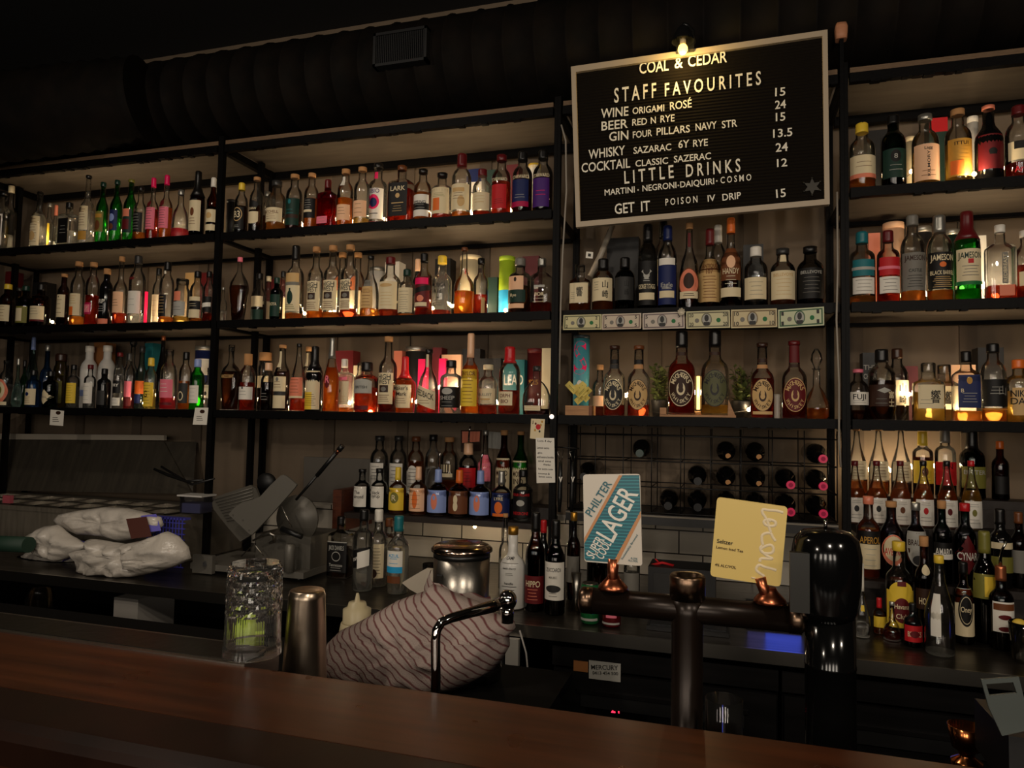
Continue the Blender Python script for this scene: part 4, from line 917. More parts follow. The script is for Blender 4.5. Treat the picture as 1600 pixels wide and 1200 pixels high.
# ---------------------------------------------------------------- right-hand tiers
rt = thing('bottle_tiers', 'dark stepped stand carrying the bottles at lower right', 'shelf', (1.1, .1, .9))
ra, rb = .44, 1.9
MB(DKW).box((ra, .195, 1.275), (rb, .33, 1.304)).build('top_step', rt)
MB(DKW).box((ra, .057, 1.18), (rb, .195, 1.207)).build('middle_step', rt)
MB(DKW).box((ra, -.09, 1.02), (rb, .057, 1.044)).build('low_step', rt)
MB(DKW).box((ra, .185, 1.208), (rb, .195, 1.275)).build('riser', rt); MB(DKW).box((ra, .047, 1.045), (rb, .057, 1.18)).build('riser', rt); MB(DKW).box((ra, .02, .901), (rb, .03, 1.02)).build('riser', rt)
SYR = 'R cream .22 .5 .9;L brown .27 .45 5 .6'
for q, (x, d) in enumerate(((1339, 'leftmost'), (1373, 'second'), (1408, 'third'))):
    B('T3',x,669,34,0,'cone','c','am' if q < 2 else 'br',.2,'cork .96',SYR,d+' clear cone bottle with cream label,',xt=x+1)
B('T3',1442,674,35,0,'squat','c','br',.6,'yellow .78','R yellow .2 .55 .95;O brown .38 .07 .3;L olive .25 .3 2 .5','dark amber bottle with yellow cap and yellow label,',xt=1441)
B('T3',1477,671,36,0,'squat','c','bk',.2,'grey .8','R red .18 .52 .95;T dred .46 .08 EN .5','clear bottle with grey cap and red label,',xt=1475)
B('T3',1519,671,44,0,'std','d','br',.6,'black .72','R olive .15 .46 .92;T silver .38 .06 BITTER .8','broad dark green bottle with olive label,')
B('T3',1563,689,30,0,'std','a','br',.6,'orange .86','R black .1 .4 .8','dark bottle with orange collar,')
for x, c, e, d in ((1336,'dred','dgrey','dark red cap by the post'), (1370,'dred','dgrey','dark red cap and black berry'), (1407,'dred','brown','dark red cap and small eye print'), (1443,'black','red','black cap and pale red print'), (1480,'black','dred','black cap and dark red berry print'), (1518,'red','olive','bright red cap and green leaf print')):
    B('T2',x,720,36,0,'cone','c','am' if x < 1500 else 'go',.56,c+' .92','R white .03 .42 .82;O %s .25 .05 .22;L grey .1 .15 2 .5;L silver .34 .37 2 .4' % e,'cone bottle, white paper label, '+d+',')
B('T1',1357,775,38,0,'std','c','or_',.6,'salmon .9','R cream .12 .44 .9;R black .42 .58 .95;T gold .47 .08 APEROL .85;L silver .16 .36 4 .5','orange aperitif bottle with black band and gold letters,')
B('T1',1393,783,40,0,'wine','a','br',.6,'cork .92','O salmon .38 .2 .9;O cream .4 .16 .75;T red .36 .09 AVERNA .7','dark bottle with round peach label and red letters,')
B('T1',1431,785,34,0,'std','a','br',.6,'silver .9','O silver .42 .22 .95;R silver .42 .64 .95;T dbrown .5 .07 BRAULIO .85;O dgrey .28 .06 .5','dark bottle with grey shield label,')
B('T1',1472,782,32,0,'std','d','br',.5,'cork .9','R black .36 .5 .95;T white .39 .08 AMARO .85;R white .3 .36 .95','dark green bottle with black band and white letters,')
B('T1',1508,786,38,0,'std','d','br',.6,'red .9','D dred .38 .24 .98;T white .36 .09 CYNAR .85','dark green bottle with red diamond label,')
B('T1',1563,795,40,0,'std','k',None,0,'black .8','R cream .5 .58 .9;R olive .2 .4 .9','black bottle with thin cream band,')
B('T1',1592,800,34,0,'std','a','br',.5,'brown .85','R grey .2 .5 .9','dark bottle with grey label at right edge,')
# standing on the counter, right
def K(*a, **k): return B('K', *a, **k)
R0 = 'on the right counter'
K(1410,846,45,0,'std','c','br',.6,'yellow .9','R yellow .12 .5 .95;O yellow .5 .1 .8;O dred .3 .13 .62;T cream .34 .05 Havana .5;T cream .24 .05 Club .4;R dred .55 .6 .3','dark rum bottle with yellow label and red circle',yb=1000,place=R0)
K(1449,838,32,0,'std','a','br',.6,'cork .9','R dbrown .3 .5 .95;T cream .38 .06 HOUSE .7;O cream .68 .05 .5','brown bottle with dark label and cream patch',yb=1002,place=R0)
K(1475,868,50,0,'cone','c','cl',.04,'yellow .92','R white .2 .62 .3 -.45','large empty frosted clear bottle with yellow cap',yb=1028,place=R0)
K(1511,878,33,0,'std','a','bk',.6,'black .85','R cream .1 .68 .95;O black .42 .2 .72;O cream .42 .17 .6;O black .42 .16 .56;T cream .42 .09 Oney .5','dark bottle with cream label and round black emblem',yb=1008,place=R0)
K(1547,830,46,0,'wine','d','br',.6,'olive .8','R olive .4 .62 .95;R yellow .42 .6 .5 .2','dark green bottle with mustard label',yb=1007,place=R0)
K(1572,884,42,0,'std','a','bk',.6,'copper .82','R white .22 .58 .85;R brown .48 .56 .8;O dred .4 .03 .5;O dred .26 .03 .5','black bottle with copper pouring neck and floral white label',yb=1018,place=R0,spout=True)
K(1376,934,21,0,'bitt','c','am',.5,'red .72','R yellow .2 .5 .9','small bitters bottle with yellow label and pink-red cap',yb=992,place=R0)
K(1393,945,18,0,'bitt','c','am',.5,'yellow .8','R yellow .2 .45 .9','tiny bitters bottle with yellow cap',yb=988,place=R0)
K(1430,942,30,0,'bitt','a','bk',.5,'black .8','R red .12 .5 .95;T cream .3 .12 BITTERS .7;O dred .3 .08 .5','small black bottle with red label',yb=1012,place=R0)
K(1349,880,27,0,'bulb','c','cl',.2,'white .62','R yellow .36 .44 .3','glass dropper cruet with long white tube neck',yb=998,place=R0,name='dropper_bottle')
K(1397,940,30,0,'bulb','c','rd',.25,'silver .9','','round glass cruet holding red liquid',yb=1003,place=R0,name='cruet')
bw = thing('garnish_glass', 'short glass with lemon pieces at the right photo edge', 'glass', G(1604, 1040, .9))
p = G(1604, 1035, .9)
MB(glass('c')).lathe(p, [(0, .03), (.01, .036), (.11, .042), (.112, .040), (.012, .034)], 24, caps=False).build('glass_wall', bw)
lm_ = MB(mat('lemon', (225,190,70), .5, bump=.3, bscale=200))
for k in range(5): lm_.ball(p+Vector((.016*math.cos(k*2.2), .016*math.sin(k*2.2), .035+.017*k)), .019, 12, 8, (1, .7, .8))
lm_.build('lemon_pieces', bw)
# centre / left of the counter
R1 = 'on the counter'
K(524,806,38,0,'fsq','c','br',.5,'black .86','R black .1 .6 .92;R silver .585 .6 .92;T silver .5 .07 JACK_DANIELS .7;O silver .36 .08 .4;O black .36 .065 .35;T silver .22 .05 Tennessee .6;L silver .13 .17 2 .5','square whiskey bottle with black label',yb=904,place=R1+' right of the meat slicer')
K(558,795,33,0,'squat','c','cl',.5,'black .86','R black .3 .52 .95 0 .03;R white .3 .5 .5 .4 .02;T white .4 .04 TAPE .3 -.3 .02','clear bottle with tilted black and white label',yb=925,place=R1+' beside the slicer')
K(582,795,31,0,'std','c','cl',.5,'white .84','R cream .12 .56 .6 .3;L dbrown .18 .5 9 .4 .3;O dbrown .18 .06 .4;R dgrey .86 .9 .34;R dgrey .93 .96 .34','clear bottle with checkered neck and ornate label',yb=918,place=R1)
K(600,809,27,0,'std','c','am',.3,'brown .86','R cream .2 .5 .8','clear bottle with brown cap behind the teal-capped one',yb=906,place=R1)
K(613,805,35,0,'std','c','cl',.6,'teal .8','R white .28 .56 .75;R sky .28 .36 .75;T sky .5 .04 AZUL .5;L sky .4 .46 2 .4;R brown .15 .24 .6','clear bottle with teal cap and white-blue label',yb=930,place=R1)
K(794,822,41,0,'arch' if False else 'tall','w',None,0,'gold .9','T black .62 .035 CAMP .5;L grey .56 .57 1 .7;T dgrey .5 .03 batch_cherry .6;L grey .42 .44 2 .3;T dgrey .32 .03 handle .5;L dgrey .16 .28 4 .55','white ceramic bottle with black writing and gold-red stopper',yb=953,place=R1+' beside the canister')
K(785,802,20,0,'tall','c','cl',.4,'cork .95','','clear bottle with cork behind the white bottle',yb=925,place=R1)
K(831,800,32,0,'wine','a','bk',.6,'black .8','R dred .08 .36 .95;T cream .28 .06 HIPPO .7;L salmon .12 .22 4 .5','dark red wine bottle with rust label',yb=956,place=R1)
K(863,812,32,0,'wine','d','bk',.6,'black .8','R white .16 .56 .95;T dgrey .48 .04 ZUCCARDI .7;T grey .4 .025 MALBEC .4;O dgrey .28 .04 .7;L grey .2 .23 2 .4','dark wine bottle with white label',yb=962,place=R1+' left of lager tap')
K(893,800,22,0,'std','a','br',.5,'gold .9','R grey .2 .5 .9','dim brown bottle behind the wine bottles',yb=938,place=R1)
K(845,812,22,0,'wine','k',None,0,'red .84','','black bottle with red top behind the wine bottles',yb=940,place=R1)
K(930,830,34,0,'squat','a','br',.6,'black .85','','dark round bottle behind the lager tap handle',yb=950,place=R1)
K(985,840,26,0,'std','c','cl',.5,'silver .86','R grey .2 .5 .9','clear bottle behind the lager tap right side',yb=950,place=R1)

# ---------------------------------------------------------------- fairy lights
def lights(key, label, spots, col=(1, .76, .48), pw=.62):
    Z, yf, where = SHELF[key]; Z -= .004
    pts = [W(x, y, yf+dy) for x, y, dy, k in spots]
    if key != 'E1':
        for p, s in zip(pts, spots): p.z = max(Z+.012, min(p.z, Z+.2))
    root = thing('fairy_light_string', label, 'string light', pts[0], 'fairy light strings along the bottle shelves')
    wire = []
    for a, b in zip(pts, pts[1:]):
        wire += [a+Vector((0, .004, -.003)), Vector(((a.x+b.x)/2, (a.y+b.y)/2+.01, Z+.003))]
    wire.append(pts[-1]+Vector((0, .004, -.003)))
    if key == 'E1': wire = [pts[0]+Vector((0, 0, .004)), Vector((pts[0].x, pts[0].y, 1.112))]
    if len(wire) > 1: MB(mat('light_wire', (40,36,30), .5)).tube(wire, .0012, 6).build('wire', root)
    em = mat('led_glow', (255,214,150), .4, emit=40.0)
    for p, s in zip(pts, spots):
        b = MB(em).ball(p, .0075, 12, 8).build('bulb', root)
        l = bpy.data.lights.new('led', 'POINT'); l.energy = pw*s[3]; l.color = col; l.shadow_soft_size = .006
        o = bpy.data.objects.new('led_light', l); COL.objects.link(o); o.parent = root; o.location = p-root.location+Vector((0, 0, .008))
F = .124
lights('A2', 'string of warm fairy lights among bottles, top shelf, far left bay', [(18,385,F,.3),(66,374,F,.9),(112,376,F,1.1),(137,374,F,.8),(160,370,F,.9),(182,368,F,.9),(206,366,F,.6),(250,362,F,1.2),(284,362,F,.6)])
lights('A3', 'string of warm fairy lights among bottles, middle shelf, far left bay', [(82,503,F,.5),(124,503,F,.8),(192,502,F,.8),(216,502,F,.7),(283,498,F,1.2),(262,500,F,.6)])
lights('A4', 'string of warm fairy lights among bottles, lowest shelf, far left bay', [(225,630,F,.4),(264,622,F,1.0),(304,630,F,.6)])
lights('B2', 'string of warm fairy lights among bottles, top shelf, second bay', [(447,354,F,.5),(474,352,F,.6),(529,350,F,1.6),(552,346,F,1.5),(606,344,F,.9),(634,341,F,.5),(680,338,F,.9),(708,336,F,1.6),(739,334,F,1.4),(774,330,F,.8),(800,330,F,.5)])
lights('B3', 'string of warm fairy lights among bottles, middle shelf, second bay', [(476,490,F,1.2),(487,487,F,1.3),(516,488,F,1.5),(546,490,F,.9),(580,492,F,1.0),(622,490,F,.5),(676,482,F,1.2),(706,478,F,1.9),(722,480,F,1.8),(740,480,F,1.5),(790,485,F,.8)])
lights('B4', 'string of warm fairy lights among bottles, lowest shelf, second bay', [(359,628,F,.6),(455,640,F,.5),(481,638,F,1.1),(502,610,F,1.3),(520,636,F,.8),(546,630,F,1.5),(576,636,F,.9),(616,620,F,.8),(651,628,F,1.4),(684,606,F,1.4),(716,606,F,1.6),(737,642,F,.9),(780,630,F,1.0)])
lights('C4', 'warm fairy lights behind the oval-label bottles on the lower banknote shelf', [(978,618,F,1.0),(1001,640,F,.4),(1170,640,.2,.3)])
lights('D2', 'string of warm fairy lights with one bare bulb, top shelf, right bay', [(1345,282,F,.3),(1424,268,F,.7),(1484,274,F,1.6),(1572,262,F,.8)])
lights('D2', 'single bare fairy light bulb at the front edge, top shelf, right bay', [(1522,272,.0,1.6)])
lights('D3', 'string of warm fairy lights among bottles, middle shelf, right bay', [(1406,462,F,.4),(1446,460,F,.5),(1503,450,F,1.2),(1533,448,F,1.6),(1556,455,F,1.0),(1587,448,F,1.4)])
lights('D4', 'string of warm fairy lights among bottles, lowest shelf, right bay', [(1420,616,F,.8),(1450,640,F,.7),(1506,650,F,1.1),(1553,646,F,1.4),(1586,640,F,.9)])
lights('T3', 'warm fairy lights behind the cone bottles on the right tiers', [(1352,735,.14,.9),(1392,735,.14,1.0),(1426,730,.14,1.0),(1460,728,.14,.8)])
lights('E1', 'small warm light under the short bottle shelf', [(742,823,.085,3.5)])
# upright lamp strip between the two large bottles
ls = thing('led_lamp', 'small upright glowing lamp between the two large wax-neck bottles', 'lamp', (W(1091, 640, .12).x, .12, Z4+.012))
a, b = W(1091, 640, .12), W(1091, 588, .12)
MB(mat('lamp_strip', (255,190,100), .4, emit=4.0)).tube([a, b], .0065, 10).build('light_tube', ls)
MB(mat('lamp_base', (190,150,100), .5)).lathe((a.x, .12, Z4+.009), [(0, .02), (.012, .02), (.016, .012)], 16).build('base', ls)
l = bpy.data.lights.new('lamp', 'POINT'); l.energy = .28; l.color = (1, .68, .36); l.shadow_soft_size = .01
o = bpy.data.objects.new('lamp_light', l); COL.objects.link(o); o.parent = ls; o.location = Vector((a.x, .10, (a.z+b.z)/2))-ls.location

# ================================================================= third bay extras
WOOD = noisewall('pale_wood', (150,104,62), (178,128,80), 14, .55, (1, 6, 6))
p0, p1 = W(1031, 652, .02), W(1150, 645, .02)
st = tag(MB(WOOD).box((p0.x, .016, Z4-.003), (p1.x, .125, Z4+.0085)).build('wooden_stand'), 'flat pale wooden board under the two large wax-neck bottles', 'board')
for o in bpy.data.objects:           # the two large bottles stand on the board
    if o.get('label', '').startswith('large ') and 'below the banknotes' in o['label']: o.location.z = Z4+.009
tag(MB(WOOD).box(tuple(W(1031, 645, .012)-Vector((0, 0, 0))), tuple(W(1042, 635, .04))).build('wooden_block'), 'small wooden cube at the left end of the wooden board', 'block')
_o = bpy.data.objects['wooden_block']; _o.location.z = Z4+.0088
mb = MB(WOOD); mb.plate([W(1137, 651, .02), W(1151, 652, .02), W(1138, 622, .02)], (0, .02, 0)); o = tag(mb.build('wooden_wedge'), 'wooden triangular wedge at the right end of the board', 'wedge'); o.location.z = Z4-.0035
bx = thing('wooden_box', 'small brown wooden box holding yellow papers on the lower banknote shelf', 'box', W(904, 652, .05))
a, b = W(883, 651, .02), W(925, 634, .02)
MB(WOOD).box((a.x, .02, Z4-.003), (b.x, .10, b.z)).build('box_body', bx)
MB(mat('box_edge', 'brown', .6)).box((b.x-.012, .018, Z4-.002), (b.x, .021, b.z-.001)).build('end_grain', bx)
nt_ = MB(paper('yellow')); YP = noisewall('yellow_card', (196,172,70), (226,204,104), 30, .6, bump=.02)
random.seed(3)
c = W(905, 612, .06)
for k in range(9):
    ang = math.radians(-42+random.uniform(-6, 6)); w_, h_ = .052, .026; cc = c+Vector((random.uniform(-.028, .028), -.003*k, random.uniform(-.03, .022)))
    rot = Matrix.Rotation(ang if k % 2 else ang+PI/2, 3, 'Y')
    nt_.m(YP); nt_.box(cc-Vector((w_/2, .0006, h_/2)), cc+Vector((w_/2, .0006, h_/2)), rot)
    nt_.m(paper('olive')); nt_.box(cc-Vector((w_*.3, .0009, .001)), cc+Vector((w_*.3, .0002, .001)), rot); nt_.box(cc-Vector((w_*.3, .0009, .007)), cc+Vector((w_*.3, .0002, -.0055)), rot)
tag(nt_.build('yellow_notes'), 'fan of yellow printed paper notes above the small wooden box', 'paper')
tb = thing('gift_tube', 'tall teal tube with pink curly S behind the yellow notes', 'tube', (W(909, 650, .13).x, .15, Z4-.004))
p = W(909, 525, .15); r = wpx(25, p, 909)/2
MB(mat('teal_tube', (70,150,165), .5)).lathe((p.x, .15, Z4-.0033), [(0, r), (p.z-Z4-.009, r)], 28).build('tube_body', tb)
MB(mat('teal_lid', (30,50,60), .4)).lathe((p.x, .15, p.z-.012), [(0, r*1.02), (.012, r*1.02), (.013, r)], 28).build('lid', tb)
sf = Surf(Vector((p.x, .15, Z4)), r, p.z-Z4, [(0, 1), (1, 1)], 2, 1)
lb = MB(); lab_text(lb, sf, paper('hotpink'), 'S', .72, .40, .8, 1); lab_oval(lb, sf, paper('white'), .36, .08, .4, 0); lb.build('print', tb)
# two potted plants
LEAF = mat('leaf_green', (88,98,52), .5, var=.35, bscale=40); STEM = mat('stem', (70,60,36), .7)
def plant(x, yb, yt, wid, label, seed):
    random.seed(seed); Y = .24; b = W(x, yb, Y); b.z = Z4-.003; tp = W(x, yt, Y); wm = wpx(wid, b, x)
    r_ = thing('potted_plant', label, 'plant', b)
    MB(mat('dark_pot', (28,26,25), .5)).lathe(b, [(0, wm*.28), (.07, wm*.36), (.075, wm*.36), (.073, wm*.32)], 20).build('pot', r_)
    lf, sm = MB(LEAF), MB(STEM)
    for k in range(46):
        a = random.uniform(0, 2*PI); rr = wm*.5*random.uniform(.1, 1); h = (tp.z-b.z)*random.uniform(.45, 1)
        e = b+Vector((rr*math.cos(a), rr*.7*math.sin(a), h)); m_ = b.lerp(e, .5)+Vector((0, 0, .01))
        sm.tube([b+Vector((0, 0, .07)), m_, e], .0012, 5)
        for q in range(6):
            c_ = m_.lerp(e, q/5); d = Vector((random.uniform(-1, 1), random.uniform(-1, .6), random.uniform(-.3, 1))).normalized(); s = Vector((d.y, -d.x, random.uniform(-.4, .4))).normalized(); L = random.uniform(.018, .032)
            lf.face([lf.v(c_), lf.v(c_+d*L*.5+s*L*.42), lf.v(c_+d*L), lf.v(c_+d*L*.5-s*L*.42)])
    sm.build('stems', r_); lf.build('leaves', r_, recalc=False)
plant(1030, 650, 572, 36, 'small leafy plant in dark pot left of the large red bottle', 4)
plant(1158, 650, 574, 44, 'small leafy plant in dark pot right of the large clear bottle', 9)
# crystal decanter leaning by the right post
dc = thing('crystal_decanter', 'cut crystal decanter with tall stopper beside the right post, banknote shelf', 'decanter', W(1276, 652, .14))
p = W(1276, 652, .14); p.z = Z4-.003; H = W(1274, 545, .14).z-p.z
MB(barglass()).lathe(p, [(0, .035), (.012, .046), (.06, .048), (.10, .03), (.125, .014), (H*.7, .012), (H*.72, .017)], 10).build('glass', dc)
MB(liquid('am')).lathe(p, [(.006, .034), (.014, .042), (.045, .044)], 10).build('liquid', dc)
MB(barglass()).lathe(p, [(H*.70, .009), (H*.76, .011), (H*.84, .022), (H*.93, .018), (H, .006)], 8).build('stopper', dc)
cn = tag(MB(mat('ribbed_white', (215,205,190), .5)).lathe(W(1214, 652, .10)*1.0, [(0, .012)]+[(z*.008, .0125 if z % 2 else .0105) for z in range(1, 12)]+[(.095, .011)], 16).build('ribbed_candle'), 'slim ribbed white candle between the two right oval-label bottles', 'candle')
cn.location.z = Z4-.003
# banknotes on the rail
def bill(pts, num, c1, c2, label, back=False):
    Q = [W(x, y, -.0145) for x, y in pts]           # TL TR BR BL
    r_ = tag(MB(paper(c1)).plate(Q, (0, .0006, 0)).build('banknote'), label, 'banknote', 'banknotes pinned along the shelf rail')
    m = MB()
    at = lambda u, v, l=.0004: (Q[3].lerp(Q[2], u)).lerp(Q[0].lerp(Q[1], u), v)+Vector((0, -l, 0))
    def q(u0, u1, v0, v1, c, l=.0004): m.m(paper(c)); m.face([m.v(at(u0, v0, l)), m.v(at(u1, v0, l)), m.v(at(u1, v1, l)), m.v(at(u0, v1, l))])
    q(.03, .97, .07, .93, c2); q(.06, .94, .14, .86, c1, .0007)
    if back:
        q(.06, .94, .14, .86, c2, .0009); m.m(paper('cream')); 
        for k in range(3): q(.3, .7, .3+.15*k, .36+.15*k, 'silver', .0011)
        h = (at(.5, .62)-at(.5, .36)).length; flat_text(m, '2ABEO', at(.34, .36), at(.68, .42), h, (0, -1, 0), .0018, paper('black'))
    else:
        m.m(paper(c2)); n = 20
        for rad, c, l in ((1, c2, .0010), (.82, 'silver', .0013)):
            m.m(paper(c)); m.face([m.v(at(.47+.12*rad*math.cos(2*PI*k/n), .5+.38*rad*math.sin(2*PI*k/n), l)) for k in range(n)])
        m.m(paper('dgrey')); m.face([m.v(at(.47+.05*math.cos(2*PI*k/n), .58+.2*math.sin(2*PI*k/n), .0016)) for k in range(n)]); q(.40, .54, .16, .36, 'dgrey', .0016)
        for uu, c in ((.25, 'grey'), (.74, 'green')):
            m.m(paper(c)); m.face([m.v(at(uu+.05*math.cos(2*PI*k/n), .45+.13*math.sin(2*PI*k/n), .001)) for k in range(n)])
    for (u, v) in ((.07, .66), (.84, .66), (.07, .14), (.84, .14)):
        h = (at(u, v+.2)-at(u, v)).length; flat_text(m, num, at(u, v), at(u+.045*len(num)+.01, v), h, (0, -1, 0), .0018, paper('dgreen' if back else 'dgrey'))
    o = m.build('print', None, recalc=False); o.parent = r_; o.location = o.location-r_.location
bill([(880.5,492.3),(940,491),(940,514.8),(879.6,515.6)], '2', (205,196,150), (110,110,80), 'two dollar banknote at the left end of the shelf rail')
bill([(941,491),(1002,489),(1001.5,513.7),(940.5,515.2)], '5', (202,186,165), (128,108,100), 'five dollar banknote second from left on the shelf rail')
bill([(1004,489.5),(1069.3,486.7),(1070,512.8),(1004,514.8)], '5', (200,186,172), (120,106,104), 'five dollar banknote left of the paper flower')
bill([(1072,486.7),(1140.3,484.5),(1141,512),(1072.2,513.7)], '20', (206,198,158), (116,112,90), 'twenty dollar banknote right of the paper flower')
bill([(1142.3,484),(1213.8,481.8),(1214.4,511),(1142.3,512.9)], '10', (206,190,150), (128,110,80), 'ten dollar banknote second from right on the rail')
bill([(1215.7,484),(1287.5,479),(1288,508.2),(1216,512.9)], '1', (196,200,166), (62,96,66), 'green back of a one dollar banknote at right end')
fl = MB(mat('paper_flower', (205,196,176), .6)); c = W(1065, 488, -.026); random.seed(8)
for k in range(9):
    a = 2*PI*k/9; d = Vector((math.cos(a), -.4, math.sin(a)))
    fl.grid(lambda u, v: c+d*.014*v+Vector((-d.z, 0, d.x))*.011*(u-.5)*math.sin(PI*min(.98, v*.8+.1))+Vector((0, -.008*v*v-.003*(k % 3), 0)), 3, 3)
fl.ball(c+Vector((0, .003, 0)), .010, 10, 6)
tag(fl.build('paper_flower'), 'crumpled cream paper flower pinned between the banknotes', 'flower')
tag(MB(mat('plastic_pipe', (165,155,140), .4)).tube([W(957, 352, .20), W(938, 400, .20), W(922, 432, .20)], .0125, 14).build('plastic_pipe'), 'pale slanted plastic pipe behind the Japanese bottles', 'pipe')
tg = MB(paper('white')); px_plate(tg, [(916,393),(927,394),(926,404),(915,403)], .05, .001); px_plate(tg, [(919,396),(923.5,396.5),(923,401),(918.6,400.5)], .05, .0005, paper('dgrey'), .0008)
tag(tg.build('price_tag'), 'small white tag hanging by the pale slanted pipe', 'tag')

# ---------------------------------------------------------------- letter board
YB = -.055
fr = [(892,104),(1293,46),(1296.5,319),(900,355)]
inn = [(899.5,112.5),(1285,56),(1288.5,311),(906.5,346)]
lbd = thing('letter_board', 'large black letter board menu with pale frame', 'sign', W(1094, 340, YB))
f = MB(mat('board_frame', (176,160,138), .5)); f.smooth = False
O, I = [W(x, y, YB-.014) for x, y in fr], [W(x, y, YB-.014) for x, y in inn]
dv = Vector((0, .024, 0))
for k in range(4):
    a, b, c, d = O[k], O[(k+1) % 4], I[(k+1) % 4], I[k]
    vs = [f.v(q) for q in (a, b, c, d)]; ws = [f.v(q+dv) for q in (a, b, c, d)]
    f.face(vs); f.face(ws[::-1])
    for i in range(4): f.face([vs[i], ws[i], ws[(i+1) % 4], vs[(i+1) % 4]])
f.build('frame', lbd)
fm = mat('letter_felt', (20,16,12), .9, spec=.1); nt = fm.node_tree; wv = nt.nodes.new('ShaderNodeTexWave'); wv.bands_direction = 'Z'; wv.inputs['Scale'].default_value = 26
tc = nt.nodes.new('ShaderNodeTexCoord'); bp = nt.nodes.new('ShaderNodeBump'); bp.inputs['Strength'].default_value = .9; bp.inputs['Distance'].default_value = .004
nt.links.new(tc.outputs['Object'], wv.inputs[0]); nt.links.new(wv.outputs['Fac'], bp.inputs['Height']); nt.links.new(bp.outputs[0], nt.nodes['Principled BSDF'].inputs['Normal'])
px_plate(MB(fm), inn, YB, .008).build('felt_panel', lbd)
LET = mat('white_letters', (236,230,214), .45)
def letters(rows):
    for t, x0, y0, x1, y1, h in rows:
        m = MB(LET); px_text(m, t, x0, y0, x1, y1, h, YB, .0035); m.build('lettering', lbd)
letters([('COAL', 999, 116, 1045, 110.5, 18), ('&', 1054, 108, 1067, 106.5, 17), ('CEDAR', 1075, 105, 1136, 97.5, 18)])
letters([('S T A F F', 960, 161, 1025.5, 152.5, 23), ('F A V O U R I T E S', 1039, 151, 1189, 132.5, 21)])
letters([('WINE', 939, 185, 982, 181, 14.5), ('ORIGAMI', 988.5, 179, 1038, 174, 10.5), ('ROSÉ', 1047, 172.5, 1081, 168, 12.5), ('15', 1211, 151, 1227, 149.5, 13)])
letters([('BEER', 940, 204.5, 981, 200, 14), ('RED', 988, 197, 1011, 195, 10.5), ('N', 1017, 194, 1025, 193, 10.5), ('RYE', 1032, 192, 1054, 190, 11), ('24', 1211, 171, 1228, 169, 13)])
letters([('GIN', 952, 221, 982, 218, 14), ('FOUR', 989, 216.5, 1019, 213, 10.5), ('PILLARS', 1026, 212, 1078, 207, 11.5), ('NAVY', 1087, 205, 1120, 201, 11.5), ('STR', 1128, 201, 1152, 198, 11.5), ('15', 1212, 190, 1227, 188.5, 13)])
letters([('WHISKY', 920, 249, 977, 242, 14.5), ('SAZARAC', 990, 241, 1049, 235, 10.5), ('6Y', 1060, 232, 1077, 230.5, 12), ('RYE', 1083, 230, 1106, 228, 11), ('13.5', 1208, 216, 1238, 213, 13.5)])
letters([('COCKTAIL', 909, 270, 985, 262, 14.5), ('CLASSIC', 993, 261, 1044, 256, 10), ('SAZERAC', 1053, 254.5, 1111, 249, 10.5), ('24', 1212, 238, 1231, 236, 13.5)])
letters([('L I T T L E', 976, 287.5, 1053, 278, 20), ('D R I N K S', 1072, 277, 1157, 268, 20)])
letters([('MARTINI', 945, 306, 992, 301, 9.5), ('NEGRONI', 1004, 299.5, 1057, 294, 9.5), ('DAIQUIRI', 1063, 293.5, 1116, 288, 9.5), ('C O S M O', 1126, 287, 1174, 282, 10), ('12', 1214, 261.5, 1230, 260, 12.5)])
dm = MB(LET)
for x, y in ((997, 297), (1060, 290), (1120, 283)): dm.lathe(W(x, y, YB-.004), [(0, .0035)], 8, caps=False); dm.m(LET); dm.ball(W(x, y, YB-.002), .0035, 8, 6)
dm.build('lettering', lbd)
letters([('GET', 961, 335, 992, 331.5, 16), ('IT', 1002, 331, 1016, 329.5, 16), ('P O I S O N', 1040, 321.5, 1090, 316.5, 10.5), ('IV', 1106, 315.5, 1118, 314, 10), ('DRIP', 1129, 314, 1158, 310.5, 10.5), ('15', 1213, 309.5, 1228, 307.5, 13)])
sb = MB(mat('star_metal', (62,60,56), .42, .8)); c = W(1269, 291.5, YB-.006)
pts = []
for k in range(12):
    r_ = .031 if k % 2 == 0 else .015; a = PI/2+2*PI*k/12; pts.append(c+Vector((r_*math.cos(a), 0, r_*math.sin(a))))
sb.plate(pts, (0, .004, 0))
for k in range(0, 12, 2): sb.ball(pts[k], .0042, 8, 6)
sb.m(mat('star_dark', (30,27,24), .5, .6)).lathe(c+Vector((0, -.001, 0)), [(0, .0)], 6, caps=False)
sbo = tag(sb.build('star_badge'), 'six-pointed metal sheriff star pinned at lower right of the letter board', 'badge')
# clip lamp on top
cl = thing('clip_lamp', 'small black clip lamp lighting the top of the letter board', 'lamp', W(1070, 75, YB))
b0 = W(1070, 90, YB)
ar = MB(BLKPLASTIC)
ar.tube([W(1074, 80, YB-.03), W(1084, 66, YB-.03), W(1082, 48, YB-.055), W(1074, 40, YB-.075), W(1067, 38, YB-.085)], .008, 10)
q_ = W(1066, 82, YB); ar.box((q_.x-.02, YB-.04, q_.z-.012), (q_.x+.045, YB-.0155, q_.z+.02)); ar.build('arm', cl)
sh = MB(BLKPLASTIC); q = W(1067, 45, YB-.085)
sh.lathe(q-Vector((0, 0, .02)), [(-.028, .040), (-.005, .034), (.02, .020), (.03, .012)], 20, caps=False); sh.lathe(q-Vector((0, 0, .02)), [(.03, .012), (.034, .004)], 20); sh.build('shade', cl)
so = MB(mat('socket_white', (210,190,150), .5)); so.lathe(q-Vector((0, 0, .062)), [(0, .011), (.026, .012)], 14); so.build('socket', cl)
